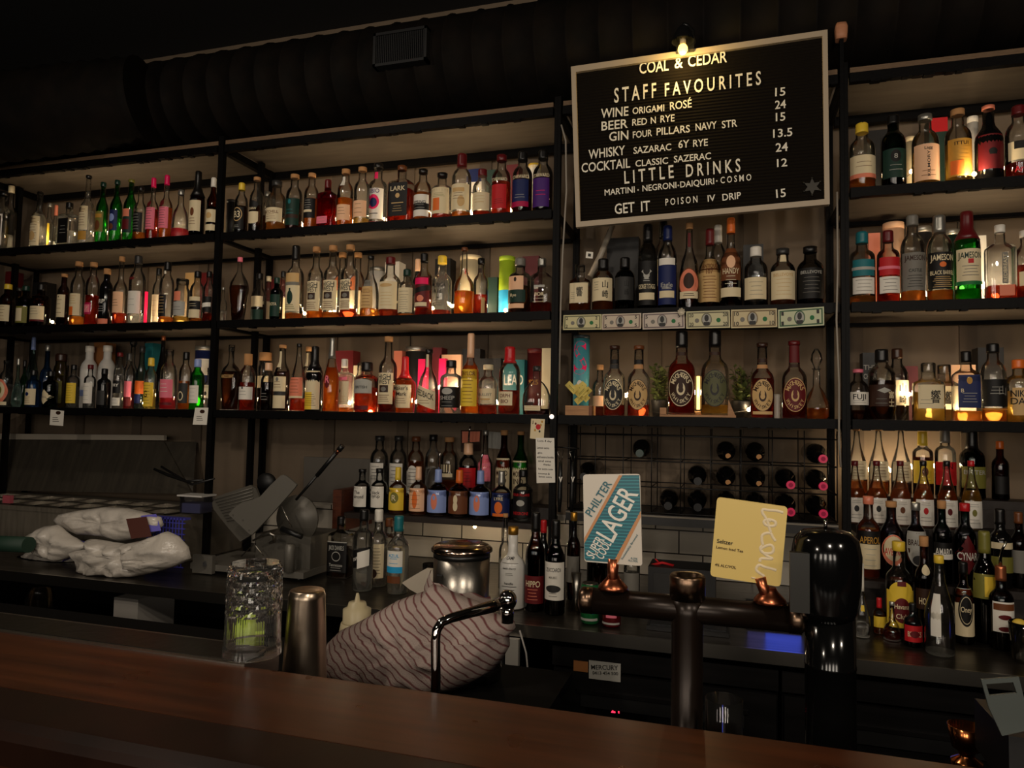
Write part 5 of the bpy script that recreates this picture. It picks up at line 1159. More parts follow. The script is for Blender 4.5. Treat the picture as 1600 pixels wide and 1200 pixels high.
bu = MB(mat('lamp_bulb', (255,205,90), .3, emit=5.0)).ball(q-Vector((0, 0, .078)), .018, 14, 10, (1, 1, 1.15)).build('bulb', cl)
l = bpy.data.lights.new('clip', 'POINT'); l.energy = 3.0; l.color = (1, .68, .20); l.shadow_soft_size = .018
o = bpy.data.objects.new('clip_lamp_light', l); COL.objects.link(o); o.parent = cl; o.location = q-Vector((0, .004, .10))-cl.location
# cables by the posts
tag(MB(mat('grey_cable', (150,142,130), .5)).tube([W(877, 195, -.03), W(884, 220, -.03), W(885, 300, -.03), W(879, 400, -.03), W(876, 480, -.03), W(874, 600, -.03)], .0035, 8).build('cable'), 'thin grey cable running down left of the letter board', 'cable')
tag(MB(mat('grey_cable', (150,142,130), .5)).tube([W(1308, 300, -.03), W(1309, 420, -.03), W(1307, 500, -.03), W(1311, 600, -.03), W(1311, 690, -.03), W(1314, 730, -.03)], .0035, 8).build('cable'), 'thin grey cable running down the post right of the banknotes', 'cable')

# ================================================================= notes and cards on the rails
def card(name, pts, Y, c, label, cat, extra=None):
    m = MB(paper(c)); px_plate(m, pts, Y, .0007)
    if extra: extra(m)
    return tag(m.build(name), label, cat)
def joker(m):
    m.m(paper('red')); m.face([m.v(W(841+4*math.cos(k*PI/5), 667+4.5*math.sin(k*PI/5), -.0212)) for k in range(10)])
    for x, y, c in ((837,662,'dred'),(845,664,'gold'),(843,674,'dgrey'),(836,672,'gold'),(847,659,'gold')): m.m(paper(c)); m.face([m.v(W(x+1.6*math.cos(k*PI/3), y+2*math.sin(k*PI/3), -.0214)) for k in range(6)])
    px_text(m, 'J', 831.5, 661, 833.5, 661, 4, -.0206, .0006, paper('black'))
card('playing_card', [(830,654),(851.5,655),(849.5,687),(828,685)], -.0205, 'cream', 'cream playing card with small red figure on the post beside the note', 'card', joker)
def scrawl(m):
    for t, x0, y0, x1, h in (('Luca 4 day', 840, 691, 862, 4), ('Lemon extra', 839, 701, 858, 3.4), ('gin', 840, 709, 847, 3.4), ('add extra bottle', 839, 715.5, 865, 3.4), ('and one', 841, 721.5, 861, 3.2), ('thanks', 849, 727, 860, 3.2), ('for extra note', 841, 734, 864, 3.2), ('coconut &', 841, 741, 859, 3.2), ('lemon extra', 842, 746, 862, 3)): px_text(m, t, x0, y0, x1, y0+1, h, -.022, .0006, paper('black'))
    m.m(paper('black')); 
card('handwritten_note', [(837,684),(866,684.5),(867.5,754),(838.5,755)], -.022, 'white', 'tall white handwritten note hanging under the playing card', 'note', scrawl)
def pt(x, y):
    def f(m):
        m.m(paper('dbrown')); m.face([m.v(W(x+3+4*math.cos(k*PI/5), y-5+3*math.sin(k*PI/5), -.0182)) for k in range(10)])
        m.m(paper('grey'))
        for k in range(3): m.plate([W(x-6, y+2+k*3, -.0182), W(x+2+k, y+2+k*3, -.0182), W(x+2+k, y+3+k*3, -.0182), W(x-6, y+3+k*3, -.0182)], (0, .0002, 0))
    return f
card('price_ticket', [(79,640),(100,642),(98.5,665.5),(77.5,664)], -.0178, 'white', 'white price ticket clipped to the rail at far left', 'ticket', pt(88, 650))
card('price_ticket', [(305,637),(325.5,637),(323,664),(301,663.5)], -.0178, 'white', 'white price ticket clipped to the rail beside the post', 'ticket', pt(313, 648))

# ---------------------------------------------------------------- wine rack under the third bay
wr = thing('wine_rack', 'black wire wine rack under the banknote shelves', 'rack', W(1108, 815, .15))
xa, xb = -.606, .375; zb = W(1100, 806, .02).z; CW, CH = .108, .098
WIRE = mat('rack_wire', (24,22,21), .4, .5)
def wires(Y):
    m = MB(WIRE); n = 9
    for k in range(n+1): m.tube([(xa+k*(xb-xa)/n, Y, zb), (xa+k*(xb-xa)/n, Y, zb+CH*3+.03)], .0022, 6)
    for k in range(4): m.tube([(xa, Y, zb+k*CH), (xb, Y, zb+k*CH)], .0026, 6)
    m.build('wire_grid', wr)
wires(.03); wires(.27)
m = MB(WIRE)
for k in range(4):
    for q in range(9+1): m.tube([(xa+q*(xb-xa)/9, .03, zb+k*CH), (xa+q*(xb-xa)/9, .27, zb+k*CH)], .002, 5)
m.build('cross_wires', wr)
MB(mat('rack_shelf', (22,20,19), .4)).box((xa-.004, .015, zb-.045), (xb+.001, .34, zb-.006)).build('base_shelf', wr)
MB(mat('rack_trim', (120,112,100), .35, .8)).box((xa-.004, .011, zb-.014), (xb+.001, .015, zb-.008)).build('trim_strip', wr)
def lying(x, y, cap, label):
    p = W(x, y, .12); r = .037
    # sit in the cell: snap to the wire row below
    row = max(0, min(2, round((p.z-r-zb)/CH))); p.z = zb+row*CH+r+.006; p.y = .36; cw = (xb-xa)/9; p.x = xa+(math.floor((p.x-xa)/cw)+.5)*cw
    o = thing('wine_bottle', label, 'bottle', p, 'wine bottles lying in the wire rack')
    m = MB(glass('k')); prof = [(0, r*.9), (.006, r), (.19, r), (.215, r*.9), (.235, r*.55), (.25, .0155), (.325, .0145)]
    dz = lambda z: max(0, z-.19)*.10; dx = lambda z: max(0, z-.19)*.06
    rings = [[m.v((p.x+dx(z)+q*math.cos(2*PI*k/20), p.y-z, p.z-dz(z)+q*math.sin(2*PI*k/20))) for k in range(20)] for z, q in prof]
    for A, Bq in zip(rings, rings[1:]):
        for k in range(20): m.face([A[k], A[(k+1) % 20], Bq[(k+1) % 20], Bq[k]])
    m.face(rings[0]); m.face(rings[-1]); m.build('glass', o)
    c = MB(capm(cap)); rc_ = .0152 if cap != 'cork' else .0095
    c.tube([(p.x+dx(.326), p.y-(.285 if cap != 'cork' else .3245), p.z-dz(.326)), (p.x+dx(.332), p.y-(.332 if cap != 'cork' else .327), p.z-dz(.332))], rc_, 16)
    if cap == 'hotpink': c.m(paper('magenta')); c.tube([(p.x+dx(.332), p.y-.332, p.z-dz(.332)), (p.x+dx(.332), p.y-.3335, p.z-dz(.332))], .008, 12)
    c.build('cap', o)
for x, y, c, l in ((979,695,'dgreen','dark wine bottle lying upper left in the rack'), (935,738,'black','black wine bottle lying behind the lager tap handle'),
    (1138,700,'cork','cork-topped wine bottle, top row, left of two'), (1187,701,'cork','cork-topped wine bottle, top row, right of two'), (1282,706,'hotpink','pink-capped wine bottle at top right of the rack'),
    (1101,744,'black','black-capped wine bottle at left of the middle row'), (1140,742,'cork','cork-topped wine bottle, middle row, left of two'), (1190,745,'cork','cork-topped wine bottle, middle row, right of two'), (1234,747,'hotpink','pink-capped wine bottle, middle row, fourth along'), (1283,749,'hotpink','pink-capped wine bottle at right end of middle row'),
    (1065,784,'black','black-capped wine bottle at left of the bottom row'), (1103,785,'black','black-capped wine bottle second in the bottom row'), (1150,782,'black','black-capped wine bottle behind the yellow tap handle, left'), (1190,783,'black','black-capped wine bottle behind the yellow tap handle, right'),
    (1237,790,'hotpink','pink-capped wine bottle, bottom row, right of yellow handle'), (1285,792,'hotpink','pink-capped wine bottle at bottom right of the rack')): lying(x, y, c, l)
for x, l in ((876, 'black handled peeler hanging left of the wine rack, left one'), (895, 'black handled peeler hanging left of the wine rack, right one')):
    m = MB(BLKPLASTIC); a, b = W(x, 722, -.02), W(x-2, 800, -.02)
    m.tube([a, a.lerp(b, .3), a.lerp(b, .7), b], [.006, .009, .010, .006], 10); m.m(STEEL); q = W(x+1, 704, -.02); m.tube([a, W(x-5, 706, -.02), W(x+4, 703, -.02), a+Vector((.004, 0, 0))], .0015, 6)
    m.m(paper('white')); m.plate([W(x-3, 745, -.031), W(x-1, 745, -.031), W(x, 750, -.031), W(x+1, 745, -.031), W(x+3, 745, -.031), W(x, 754, -.031)], (0, .0015, 0))
    tag(m.build('peeler'), l, 'peeler', 'black peelers hanging by the post')
rk = MB(WIRE); rk.tube([W(866, 698, -.014), W(905, 701, -.014)], .003, 6); tag(rk.build('hook_rail'), 'thin black rail holding the hanging peelers', 'rail')

# ---------------------------------------------------------------- cans, tray, tablet on the counter
def can(x, yb, yt, w, c, c2, label):
    p = G(x, yb, .9); r = wpx(w, p, x)/2; p.y += r; h = W(x, yt, p.y).z-.9
    o = thing('drink_can', label, 'can', p)
    MB(mat('can_'+c, c, .3, .3)).lathe(p, [(0, r*.8), (.006, r), (h*.93, r), (h*.97, r*.88)], 24).build('can_body', o)
    MB(STEEL).lathe(p, [(h*.97, r*.88), (h, r*.86), (h*.99, r*.8)], 24).build('can_top', o)
    sf = Surf(p, r, h, [(0, 1), (1, 1)], 2, 1); m = MB(); lab_rect(m, sf, paper(c2), .3, .6, .55, 0, .1); lab_rect(m, sf, paper('silver'), .1, .16, .9, 0); m.build('label', o)
can(919, 977, 910, 29, 'green', 'white', 'green drink can on the counter under the lager tap')
can(953, 982, 925, 30, 'dred', 'pink', 'red and pink drink can on the counter under the lager tap')
jg = G(898, 956, .9); jg.y += .02
tag(MB(STEEL).lathe(jg, [(0, .016), (.05, .012), (.055, .012), (.13, .018)], 20).build('steel_tube'), 'narrow stainless steel tube cup left of the green can', 'cup')
tr = MB(mat('tray_black', (15,15,16), .35)); a, b = G(1010, 985, .9), G(1140, 1000, .9)
tr.box((a.x, -.42, .901), (b.x, -.25, .915)); tr.m(mat('tray_top', (26,26,28), .25)).box((a.x+.01, -.41, .915), (b.x-.01, -.26, .919))
tag(tr.build('bar_tablet'), 'flat black device lying on the counter behind the tap column', 'device')
sc = thing('screen_device', 'upright black device with glowing blue screen behind the tap bar', 'device', W(1212, 985, -.30))
a, b = W(1165, 992, -.30), W(1256, 945, -.30)
MB(BLKPLASTIC).box((a.x, -.298, .901), (b.x, -.28, b.z)).build('casing', sc)
MB(mat('blue_screen', (60,90,255), .3, emit=1.3)).box((W(1196,990,-.3).x, -.2995, .905), (b.x-.008, -.298, b.z-.004)).build('screen', sc)
MB(mat('blue_screen_dim', (95,95,200), .3, emit=.22)).box((a.x+.006, -.2995, .905), (W(1195,990,-.3).x, -.298, b.z-.004)).build('screen', sc)
# junk behind the tap bar: black crate with red clip
jk = MB(mat('crate_black', (20,19,19), .5)); a, b = W(1012, 960, -.1), W(1118, 893, -.1)
jk.box((a.x, -.1, .901), (b.x, .06, b.z)); jk.m(paper('dgrey')); jk.box((a.x+.02, -.104, .93), (b.x-.05, -.1, b.z-.02))
tag(jk.build('black_crate'), 'black crate on the counter behind the tap column', 'crate')
rc = MB(paper('red')); rc.tube([W(1018, 872, -.05), W(1035, 868, -.06), W(1052, 872, -.06), W(1045, 878, -.05)], .005, 8); rc.tube([W(1030, 868, -.05), W(1024, 862, -.05)], .003, 6)
q = rc.build('red_clip'); q.location.z = W(1018, 893, -.1).z; tag(q, 'small red plastic clip lying on the black crate', 'clip')

# ================================================================= bar top
WB = mat('bar_wood', (80,40,18), .26); nt = WB.node_tree
tc = nt.nodes.new('ShaderNodeTexCoord'); mp = nt.nodes.new('ShaderNodeMapping'); mp.inputs['Scale'].default_value = (.7, 14, 14)
n1 = nt.nodes.new('ShaderNodeTexNoise'); n1.inputs['Scale'].default_value = 3; n1.inputs['Detail'].default_value = 8
r1 = nt.nodes.new('ShaderNodeValToRGB'); r1.color_ramp.elements[0].position = .3; r1.color_ramp.elements[1].position = .72
r1.color_ramp.elements[0].color = rgb((50,25,11)); r1.color_ramp.elements[1].color = rgb((82,42,19))
n2 = nt.nodes.new('ShaderNodeTexNoise'); n2.inputs['Scale'].default_value = 9; rr = nt.nodes.new('ShaderNodeMapRange'); rr.inputs[3].default_value = .20; rr.inputs[4].default_value = .42
nt.links.new(tc.outputs['Object'], mp.inputs[0]); nt.links.new(mp.outputs[0], n1.inputs['Vector']); nt.links.new(n1.outputs['Fac'], r1.inputs[0]); nt.links.new(r1.outputs[0], nt.nodes['Principled BSDF'].inputs['Base Color'])
nt.links.new(tc.outputs['Object'], n2.inputs['Vector']); nt.links.new(n2.outputs['Fac'], rr.inputs[0]); nt.links.new(rr.outputs[0], nt.nodes['Principled BSDF'].inputs['Roughness'])
bar = thing('bar_counter', 'long polished red-brown wooden bar counter in the foreground', 'counter', (-.5, -1.8, 0))
def rail(m, prof, x0, x1):
    A = [m.v((x0, y, z)) for y, z in prof]; Bq = [m.v((x1, y, z)) for y, z in prof]; n = len(prof)
    for k in range(n): m.face([A[k], A[(k+1) % n], Bq[(k+1) % n], Bq[k]], False)
    m.face(A); m.face(Bq[::-1])
m = MB(WB)
rail(m, [(-1.63, 1.1), (-1.845, 1.1), (-1.845, 1.045), (-1.63, 1.045)], -3.4, 2.4); m.build('bar_top', bar)
m = MB(mat('dark_nosing', (30,15,8), .30, var=.25, bscale=12))
rail(m, [(-1.846, 1.0995), (-1.93, 1.096), (-1.95, 1.091), (-1.957, 1.08), (-1.957, 1.045), (-1.846, 1.045)], -3.4, 2.4); m.build('bar_edge', bar)
MB(mat('bar_front', (44,24,14), .5)).box((-3.4, -1.90, 0), (2.4, -1.70, 1.044)).build('front_panel', bar)
MB(mat('bar_trim', (60,30,14), .35)).box((-3.4, -1.945, .985), (2.4, -1.901, 1.04)).build('trim', bar)
gx = G(441, 1012, 1.1).x
MB(STEEL).box((-3.4, -1.63, 1.06), (gx, -1.525, 1.103)).build('drip_ledge', bar)
LM = MB(mat('ledge_mat', (60,56,50), .3, .8, bump=.3, bscale=30)).box((-3.3, -1.618, 1.103), (gx-.008, -1.535, 1.1045)).build('drip_mat', bar)
ub = thing('underbar_bench', 'dark steel bench behind the bar carrying the shaker and taps', 'bench', (-.4, -1.4, 0))
bt_ = MB(mat('bench_steel', (14,13,12), .8, spec=.1)); bt_.box((-3.4, -1.62, .925), (-.36, -1.02, .948)); bt_.box((-.36, -1.62, .925), (2.4, -1.36, .948)); bt_.build('bench_top', ub)
MB(DK).box((-3.4, -1.69, 0), (2.4, -1.60, .924)).build('bench_body', ub)
BZ = .9485
# mixing glass upside down
def mixing(x, yb, yt, w, Z):
    p = G(x, yb, Z); r = wpx(w, p, x)/2; p.y += r; H = W(x, yt, p.y).z-Z
    o = thing('mixing_glass', 'cut-glass mixing glass upside down on the steel bar ledge', 'glass', p)
    m = MB(cutglass())
    nz = 40; n = 72
    def rad(z, k):
        b = r*(.97 if z > .1 else 1.0)*(1-.05*z)
        if .45 < z < .93: b *= 1+.05*abs(math.sin((k/n*9+(z-.45)*6)*PI))*abs(math.sin((k/n*9-(z-.45)*6)*PI))
        elif z <= .45: b *= 1+.012*abs(math.sin(k/n*12*PI))
        if z > .96: b *= .93
        return b
    V = [[m.v(p+Vector((rad(j/nz, k)*math.cos(2*PI*k/n), rad(j/nz, k)*math.sin(2*PI*k/n), H*j/nz))) for k in range(n)] for j in range(nz+1)]
    inner = [[m.v(p+Vector((q*math.cos(2*PI*k/n), q*math.sin(2*PI*k/n), z))) for k in range(n)] for z, q in ((0, r*.93), (.01, r*.90), (H*.3, r*.88), (H*.6, r*.86), (H*.84, r*.82), (H*.88, r*.6), (H*.885, r*.12))]
    V = inner[::-1]+V
    for A, Bq in zip(V, V[1:]):
        for k in range(n): m.face([A[k], A[(k+1) % n], Bq[(k+1) % n], Bq[k]], False)
    m.face(V[-1], False); m.face(V[0], False); m.build('glass_wall', o)
mixing(365, 1035, 876, 98, 1.1046)
lp = W(386, 988, -1.40)
lo = thing('lime', 'green lime behind the upside-down mixing glass', 'lime', lp)
LIME = mat('lime_skin', (165,190,50), .45, bump=.15, bscale=150, var=.15)
MB(LIME).ball(lp+Vector((0, 0, 0)), .034, 20, 14, (1.12, 1, .98)).m(LIME).ball(lp+Vector((.038, -.004, .004)), .007, 8, 6).build('fruit', lo)
MB(STEEL).lathe((lp.x, lp.y, BZ), [(0, .045), (.004, .047), (lp.z-.032-BZ, .047), (lp.z-.029-BZ, .045)], 24).build('garnish_tin')
tag(bpy.data.objects['garnish_tin'], 'round steel tin under the lime behind the ledge', 'tin')
p = W(476, 1040, -1.38); H = W(480, 921, -1.38).z-BZ; r0 = wpx(74, p, 476)/2
tm_ = noisewall('hammered_tin', (190,170,150), (225,205,180), 30, .28, (1, 1, .3), .25); tm_.node_tree.nodes['Principled BSDF'].inputs['Metallic'].default_value = 1
sk = MB(tm_).lathe((p.x, -1.38, BZ), [(0, r0*1.0), (.004, r0*1.03), (.01, r0), (H*.93, r0*.80), (H*.95, r0*.81), (H*.965, r0*.77), (H*.99, r0*.75), (H, r0*.70), (H*.985, r0*.1)], 32)
tag(sk.build('shaker_tin'), 'silver cocktail shaker tin upside down behind the bar', 'shaker')
# squeeze bottle
p = W(557, 985, -1.14); r0 = wpx(52, p, 557)/2; sq = thing('squeeze_bottle', 'cream plastic squeeze bottle with nozzle behind the towel', 'bottle', (p.x, -1.14, BZ))
CR = mat('cream_plastic', (190,176,140), .4); zt = W(557, 972, -1.14).z-BZ; zc = W(557, 948, -1.14).z-BZ; zn = W(563, 927, -1.14).z-BZ
MB(CR).lathe((p.x, -1.14, BZ), [(0, r0*1.0), (zt-.02, r0*1.05), (zt, r0*.95)], 24).build('bottle_body', sq)
MB(CR).lathe((p.x, -1.14, BZ), [(zt, r0*.92), (zt+.003, r0*.86), (zc-.005, r0*.86), (zc, r0*.6), (zc+.012, r0*.52), (zc+.013, r0*.18), (zn, r0*.08)], 24).build('nozzle_cap', sq)
# juicer with canister, towel
cx = W(722, 850, -1.10); jm = thing('steel_canister', 'round stainless steel canister machine with flat lid, wrapped in the striped towel', 'machine', (cx.x, -1.10, BZ))
rB = wpx(88, cx, 722)/2; zl = W(722, 851, -1.1).z-BZ; zr = W(722, 862, -1.1).z-BZ
MB(STEEL).lathe((cx.x, -1.1, BZ), [(0, rB*.9), (.16, rB), (zr-.012, rB)], 40).build('canister_body', jm)
MB(BLKPLASTIC).lathe((cx.x, -1.1, BZ), [(zr-.012, rB*1.01), (zr, rB*1.01)], 40).build('gasket', jm)
LD = mat('lid_steel', (170,150,135), .16, 1.0)
MB(LD).lathe((cx.x, -1.1, BZ), [(zr, rB*1.04), (zr+.003, rB*1.09), (zr+.009, rB*1.09), (zr+.013, rB*1.04), (zl, rB*.97), (zl+.002, rB*.90), (zl+.003, rB*.3)], 40).build('lid', jm)
sl = W(704, 890, -1.1); MB(mat('slot', (8,8,8), .5)).box((sl.x-.006, -1.1-rB-.0015, sl.z-.002), (sl.x+.006, -1.1-rB+.004, sl.z+.002)).build('slot', jm)
pb = W(752, 1080, -1.10); mb = MB(CHROME)
mb.lathe((pb.x, -1.13, BZ), [(0, .055), (.03, .058), (.05, .05), (.056, .062), (.07, .066), (.10, .05), (.14, .045)], 36); mb.build('chrome_base', jm)
TW = mat('towel_cloth', (150,134,126), .9, spec=.1); nt = TW.node_tree
tc = nt.nodes.new('ShaderNodeTexCoord'); mp = nt.nodes.new('ShaderNodeMapping'); mp.inputs['Rotation'].default_value = (0, math.radians(52), 0)
wv = nt.nodes.new('ShaderNodeTexWave'); wv.bands_direction = 'X'; wv.inputs['Scale'].default_value = 19; wv.inputs['Distortion'].default_value = .25; wv.inputs['Detail'].default_value = 1; wv.inputs['Detail Scale'].default_value = .6
cr = nt.nodes.new('ShaderNodeValToRGB'); e = cr.color_ramp.elements; e[0].position = .0; e[0].color = rgb((104,60,60)); e[1].position = .24; e[1].color = rgb((160,144,136))
fn = nt.nodes.new('ShaderNodeTexNoise'); fn.inputs['Scale'].default_value = 420; bp = nt.nodes.new('ShaderNodeBump'); bp.inputs['Strength'].default_value = .5; bp.inputs['Distance'].default_value = .003
nt.links.new(tc.outputs['Object'], mp.inputs[0]); nt.links.new(mp.outputs[0], wv.inputs[0]); nt.links.new(wv.outputs['Fac'], cr.inputs[0]); nt.links.new(cr.outputs[0], nt.nodes['Principled BSDF'].inputs['Base Color'])
nt.links.new(tc.outputs['Object'], fn.inputs['Vector']); nt.links.new(fn.outputs['Fac'], bp.inputs['Height']); nt.links.new(bp.outputs[0], nt.nodes['Principled BSDF'].inputs['Normal'])
tw = MB(TW)
out = [(493,1056),(500,1030),(512,1005),(532,985),(560,972),(592,955),(622,938),(650,928),(668,922),(676,912),(690,916),(720,930),(755,942),(772,958),(790,962),(803,968),(806,980),(796,992),(797,1008),(785,1030),(770,1048),(745,1062),(712,1078),(670,1085),(620,1080),(560,1075)]
pillow(tw, out, -1.235, .05, 9, .42, 22, 3, .35, zmin=.9497)
# collar fold round the canister
tw.grid(lambda u, v: Vector((cx.x, -1.1, 0))+Vector((math.sin((u-.5)*3.0)*(rB+.008+.012*v), -math.cos((u-.5)*3.0)*(rB+.008+.02*v), W(722, 921+34*(u-.5)+24*v, -1.17).z+.004*math.sin(u*19))), 22, 5)
tag(tw.build('tea_towel'), 'cream tea towel with red-brown stripes wrapped round the steel canister', 'towel')
# tap (swan neck) in front of the towel
fa = thing('chrome_faucet', 'chrome swivel faucet rising behind the bar in front of the towel', 'faucet', W(682, 1085, -1.56))
YF = -1.57
zb_ = BZ
pv = [Vector((W(681, 1078, YF).x, YF, zb_)), W(681, 1060, YF), W(680.5, 1000, YF), W(682, 985, YF), W(690, 972, YF+.01), W(704, 966, YF+.02), W(735, 957, YF+.06), W(768, 948, YF+.10), W(786, 941, YF+.13)]
MB(CHROME).tube(pv, [.0085]*6+[.0095, .0115, .012], 16).build('spout_pipe', fa)
mb = MB(CHROME); e = pv[-1]; mb.ball(e+Vector((.006, .01, .002)), .018, 16, 12, (1, 1, 1.1)); mb.tube([e+Vector((.006, .01, -.004)), e+Vector((.006, .01, -.04))], [.013, .012], 14); mb.build('spout_head', fa)
MB(CHROME).lathe((pv[0].x, YF, zb_), [(0, .022), (.02, .02), (.03, .012)], 18).build('base', fa)
# napkin and measuring beaker on the counter
nk = MB(mat('napkin', (200,188,170), .8, bump=.3, bscale=30)); px_plate(nk, [(628,900),(646,889),(665,878),(676,879),(680,912),(672,924),(655,918),(640,910)], -.30, .02)
o = tag(nk.build('paper_napkin'), 'folded cream paper napkin left of the steel canister', 'napkin'); o.location.z = .9015
bk_ = G(667, 926, .9); bk_.y += .02; bo = thing('measuring_beaker', 'small clear measuring beaker with black marks beside the napkin', 'beaker', bk_)
hB = W(667, 880, bk_.y).z-.9
MB(barglass()).lathe(bk_, [(0, .024), (.003, .026), (hB, .027)], 24).build('beaker_wall', bo)
sf = Surf(bk_, .026, hB, [(0, 1), (1, 1)], 2, 1); m = MB(); 
for k in range(7): lab_rect(m, sf, paper('black'), .15+.09*k, .165+.09*k, .3, 0, .2)
m.build('marks', bo)

# ================================================================= beer taps
YT = -1.45
BRZ = mat('dark_bronze', (34,25,19), .30, .55)
tp = thing('beer_tap_tower', 'dark bronze T-shaped beer tap tower behind the bar', 'beer tap', (W(1075, 1100, YT).x, YT, BZ))
c = W(1074, 930, YT); d_ = depth(c)
pxm = d_/F_PX
colx = c.x; zt = W(1074, 897, YT).z-BZ
MB(BRZ).lathe((colx, YT, BZ), [(0, 30*pxm), (.012, 30*pxm), (.014, 24*pxm), (zt-95*pxm, 24*pxm), (zt-62*pxm, 25*pxm), (zt-38*pxm, 27*pxm)], 32).build('column', tp)
MB(mat('aged_nickel', (120,98,80), .28, 1.0)).lathe((colx, YT, BZ), [(zt-38*pxm, 27.2*pxm), (zt-4*pxm, 27.5*pxm), (zt, 25*pxm), (zt-.002, 18*pxm), (zt-.012, 17*pxm), (zt-.012, .001)], 32).build('column_cap', tp)
a, b = W(916, 936, YT), W(1246, 969, YT); b.z = a.z = (a.z+b.z)/2
MB(BRZ).tube([(a.x, YT, a.z), (b.x, YT, a.z)], 20.5*pxm, 28).build('cross_tube', tp)
for q, s in ((a.x, -1), (b.x, 1)): MB(mat('aged_nickel', (120,98,80), .28, 1.0)).tube([(q-s*.014, YT, a.z), (q+s*.006, YT, a.z), (q+s*.012, YT, a.z)], [21.2*pxm, 21.2*pxm, 16*pxm], 28).build('end_cap', tp)
def handle(x0, y0, x1, y1, pts, Y, label, build):
    o = thing('tap_handle', label, 'tap handle', W(x0, y0, YT))
    m = MB(COPPER); p, q = W(x0, y0, YT), W(x1, y1, Y); p.z = a.z+20.5*pxm+.0004
    m.lathe(p, [(0, 24*pxm), (.006, 23*pxm), (.013, 17*pxm), (.020, 11*pxm), (.026, 9*pxm)], 20); m.tube([p+Vector((0, 0, .015)), p.lerp(q, .5), q+Vector((0, .006, .01))], [9*pxm, 8*pxm, 10*pxm], 14); m.build('lever', o)
    P = rrect(pts, .06); m = MB(mat('badge_base', (200,191,177), .4) if build == 'lager' else mat('badge_yellow', (212,184,104), .4)); px_plate(m, P, Y, .007); bd = m.build('badge', o)
    return o
YL = YT-.012
o = handle(958, 915, 957, 882, [(911,741.5),(1000,740.5),(1003.5,884.5),(913,877.5)], YL, 'white and teal lager tap handle badge on the copper lever', 'lager')
m = MB()
TEAL = mat('badge_teal', (26,92,104), .4); TEALL = mat('badge_teal_light', (52,136,146), .4); ORG = mat('badge_orange', (190,132,84), .4)
def uvb(u, v):                      # place on the badge, u right, v down (0..1)
    tl, tr, br, bl = (911,741.5),(1000,740.5),(1003.5,884.5),(913,877.5)
    x = (tl[0]*(1-u)+tr[0]*u)*(1-v)+(bl[0]*(1-u)+br[0]*u)*v; y = (tl[1]*(1-u)+tr[1]*u)*(1-v)+(bl[1]*(1-u)+br[1]*u)*v
    return x, y
def poly(pts, mt, l): m.m(mt); m.face([m.v(W(*uvb(u, v), YL-l)) for u, v in pts])
poly([(.63,.012),(.69,.012),(.005,.79),(.005,.73)], ORG, .0006)
poly([(.69,.012),(.985,.012),(.995,.40),(.50,.985),(.03,.985),(.005,.96),(.005,.79)], TEAL, .0006)
poly([(.995,.40),(.995,.47),(.58,.985),(.50,.985)], ORG, .0006)
for k in range(26):                 # fine lines across the teal band
    v = .03+k*.0365; u0 = max(.005, .69-(v-.012)*.88); u1 = .985 if v < .40 else .995-(v-.40)*.846
    if u1 > u0: poly([(u0,v),(u1,v),(u1,v+.010),(u0,v+.010)], TEALL, .0009)
def btxt(t, u0, v0, u1, v1, h, mt): px_text(m, t, *uvb(u0, v0), *uvb(u1, v1), h, YL, .0014, mt)
btxt('PHILTER', .14, .485, .51, .105, 12.5, TEAL)
WH = mat('badge_white', (226,220,208), .4)
btxt('SUPER', .16, .965, .36, .735, 14, WH); btxt('COOL', .32, .965, .48, .775, 14, WH); btxt('LAGER', .50, .765, .965, .215, 30, WH)
btxt('Sustainably Brewed', .67, .95, .95, .67, 4, TEAL); btxt('4.2%', .80, .93, .92, .935, 3, TEAL); btxt('ALC/VOL', .76, .957, .93, .962, 3, TEAL)
m.build('badge_print', o, recalc=False)
YS = YT-.012
o = handle(1203, 945, 1188, 912, [(1120.5,776.5),(1231,792),(1219.5,917),(1109.5,900)], YS, 'pale yellow seltzer tap handle badge on the copper lever', 'seltzer')
m = MB()
px_text(m, 'Seltzer', 1120, 848, 1145, 852, 6.5, YS, .0012, paper('black'))
px_text(m, 'Lemon Iced Tea', 1119, 856.5, 1161, 863.5, 4.2, YS, .0012, paper('dbrown'))
px_text(m, '4% ALC/VOL', 1117, 884, 1150, 889, 4.2, YS, .0012, paper('dbrown'))
def script(pts, r): m.m(mat('badge_script', (222,204,168), .5)); m.tube([W(x, y, YS+.0026) for x, y in pts], r, 8)
# handwritten "local." running down the right edge
def smooth(P, n=6):
    out = []
    for i in range(len(P)-1):
        p0, p1, p2, p3 = P[max(i-1, 0)], P[i], P[i+1], P[min(i+2, len(P)-1)]
        for k in range(n):
            t = k/n; out.append(tuple(.5*((2*p1[j])+(-p0[j]+p2[j])*t+(2*p0[j]-5*p1[j]+4*p2[j]-p3[j])*t*t+(-p0[j]+3*p1[j]-3*p2[j]+p3[j])*t**3) for j in (0, 1)))
    return out+[P[-1]]
script(smooth([(1223.7, 800.9), (1214.0, 798.0), (1200.9, 796.9), (1192.0, 796.0), (1191.2, 800.9), (1195.2, 807.4), (1197.7, 811.5)]), .0036)
script(smooth([(1204.2, 814.0), (1197.7, 811.5), (1193.6, 814.8), (1196.0, 819.7), (1204.2, 821.8), (1210.7, 820.5), (1211.5, 815.6), (1206.6, 812.7), (1199.3, 812.0), (1201.7, 823.7), (1204.2, 831.9)]), .0036)
script(smooth([(1211.5, 845.2), (1207.4, 839.2), (1204.2, 833.5), (1197.7, 832.7), (1191.2, 835.9), (1190.3, 843.3), (1192.0, 851.4)]), .0036)
